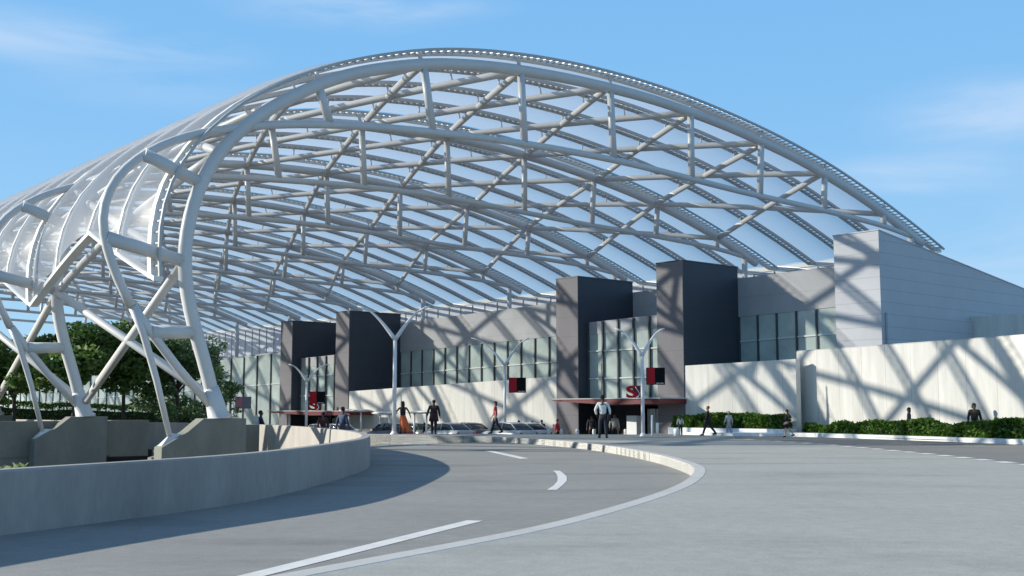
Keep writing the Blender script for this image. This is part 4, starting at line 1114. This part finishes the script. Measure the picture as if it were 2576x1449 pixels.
ppl(1246, 1092.5, ZI, 81, 84, 'woman in a red top and black trousers striding to the left', 'light', (.50, .02, .05), (.012, .014, .03), hair=(.05, .04, .03), sleeve='short', hairlen=.08, legs=((-20, 14, .03), (18, 4, .03)), arms=((-8, 12, 8), (16, 18, 8)))
ppl(1712, 1097, .20, 51, 170, 'small figure in a pale top and black trousers at the planter end', 'dark', (.45, .44, .42), BLK, arms=((10, 40, 14), (5, 30, 14)))
ppl(1782, 1097.5, .20, 74, 70, 'red haired person in a black coat walking left past the planter', 'mid', (.014, .012, .014), (.02, .02, .022), hair=(.22, .06, .04), coat=.18, legs=((24, 6, .02), (-24, 14, .02)), arms=((10, 12, 8), (-10, 10, 10)))
ppl(1834, 1097.5, .20, 62, 20, 'pale grey clothed figure standing in front of the planter', 'light', (.46, .48, .46), (.30, .33, .40), hair=(.35, .33, .28), legs=((3, 3, .06), (-4, 4, .06)), arms=((6, 20, 14), (-4, 12, 14)))
q = P(1981, 1099.5, 52.2)
person((q.x, q.y, ZI), 68/F*52.2, 60, 'woman in a black jacket and shorts walking past the right end of the planter', 'light', (.012, .012, .016), (.012, .012, .016), hairlen=.1, shorts=True, legs=((12, 4, .04), (-16, 24, .04)), arms=((-10, 35, 26), (10, 20, 12)))
ppd(2286, 1026, 48.0, ZI, 80, 'dark clothed person walking behind the long hedge, left of the other one there', 'mid', (.03, .035, .05), BLK, coat=.2, hairlen=.1)
ppd(2450, 1015.5, 44.8, ZI, 175, 'person in black standing upright behind the long hedge near the right edge', 'dark', BLK, BLK, hairlen=.06, wide=1.1)
ppd(863, 1025, 55.5, -.35, -40, 'person in a blue patterned jacket behind the end of the curved wall', 'dark', (.03, .055, .11), (.03, .05, .09), legs=((10, 5, .05), (-10, 8, .05)), arms=((-10, 20, 28), (8, 14, 12)))
ppd(813, 1037, 60, -.42, 20, 'person in dark red behind the curved wall, left of the one in blue', 'dark', (.05, .012, .012), BLK, legs=((8, 4, .04), (-8, 8, .04)))
ppd(656, 1034, 60.5, -.6, -70, 'person carrying a large round pale pack behind the far bend of the curved wall', 'dark', (.01, .012, .05), BLK, bag=backpack((.45, .45, .40), .27), arms=((25, 30, 14), (20, 30, 16)))
ppd(1402, 1055, 63, -.42, 60, 'small figure in a red hooded top walking by the nearer fin tower', 'mid', (.50, .02, .05), BLK, hair=(.45, .02, .05), legs=((12, 4, .04), (-12, 10, .04)))
ppd(1305, 1058, 66.2, -.44, 30, 'dark haired person seen over the silver car, first right of the second lamp', 'dark', BLK, BLK)
ppd(1339, 1060, 67.5, -.44, 0, 'person in black seen over the roof of the white saloon', 'dark', BLK, BLK)
ppd(1363, 1057, 67.8, -.44, -30, 'burly person in black just right of the white saloon roof', 'dark', BLK, BLK, wide=1.25)
ppd(1258, 1066, 70, -.45, 60, 'dark haired person half hidden behind the woman in red', 'mid', (.25, .25, .3), BLK)
ppd(1067, 1064, 69.5, -.45, 90, 'person in black half hidden by the man in the maroon coat, to his left', 'dark', BLK, BLK, hairlen=.1)
ppd(1488, 1042, 65.5, -.45, 0, 'shadowy person in the dark porch beside the man in the white shirt', 'mid', (.05, .05, .06), BLK)
ppd(1545, 1040, 64.5, -.45, 180, 'person in pale grey at the glass doors behind the man in the white shirt', 'mid', (.4, .42, .42), BLK)
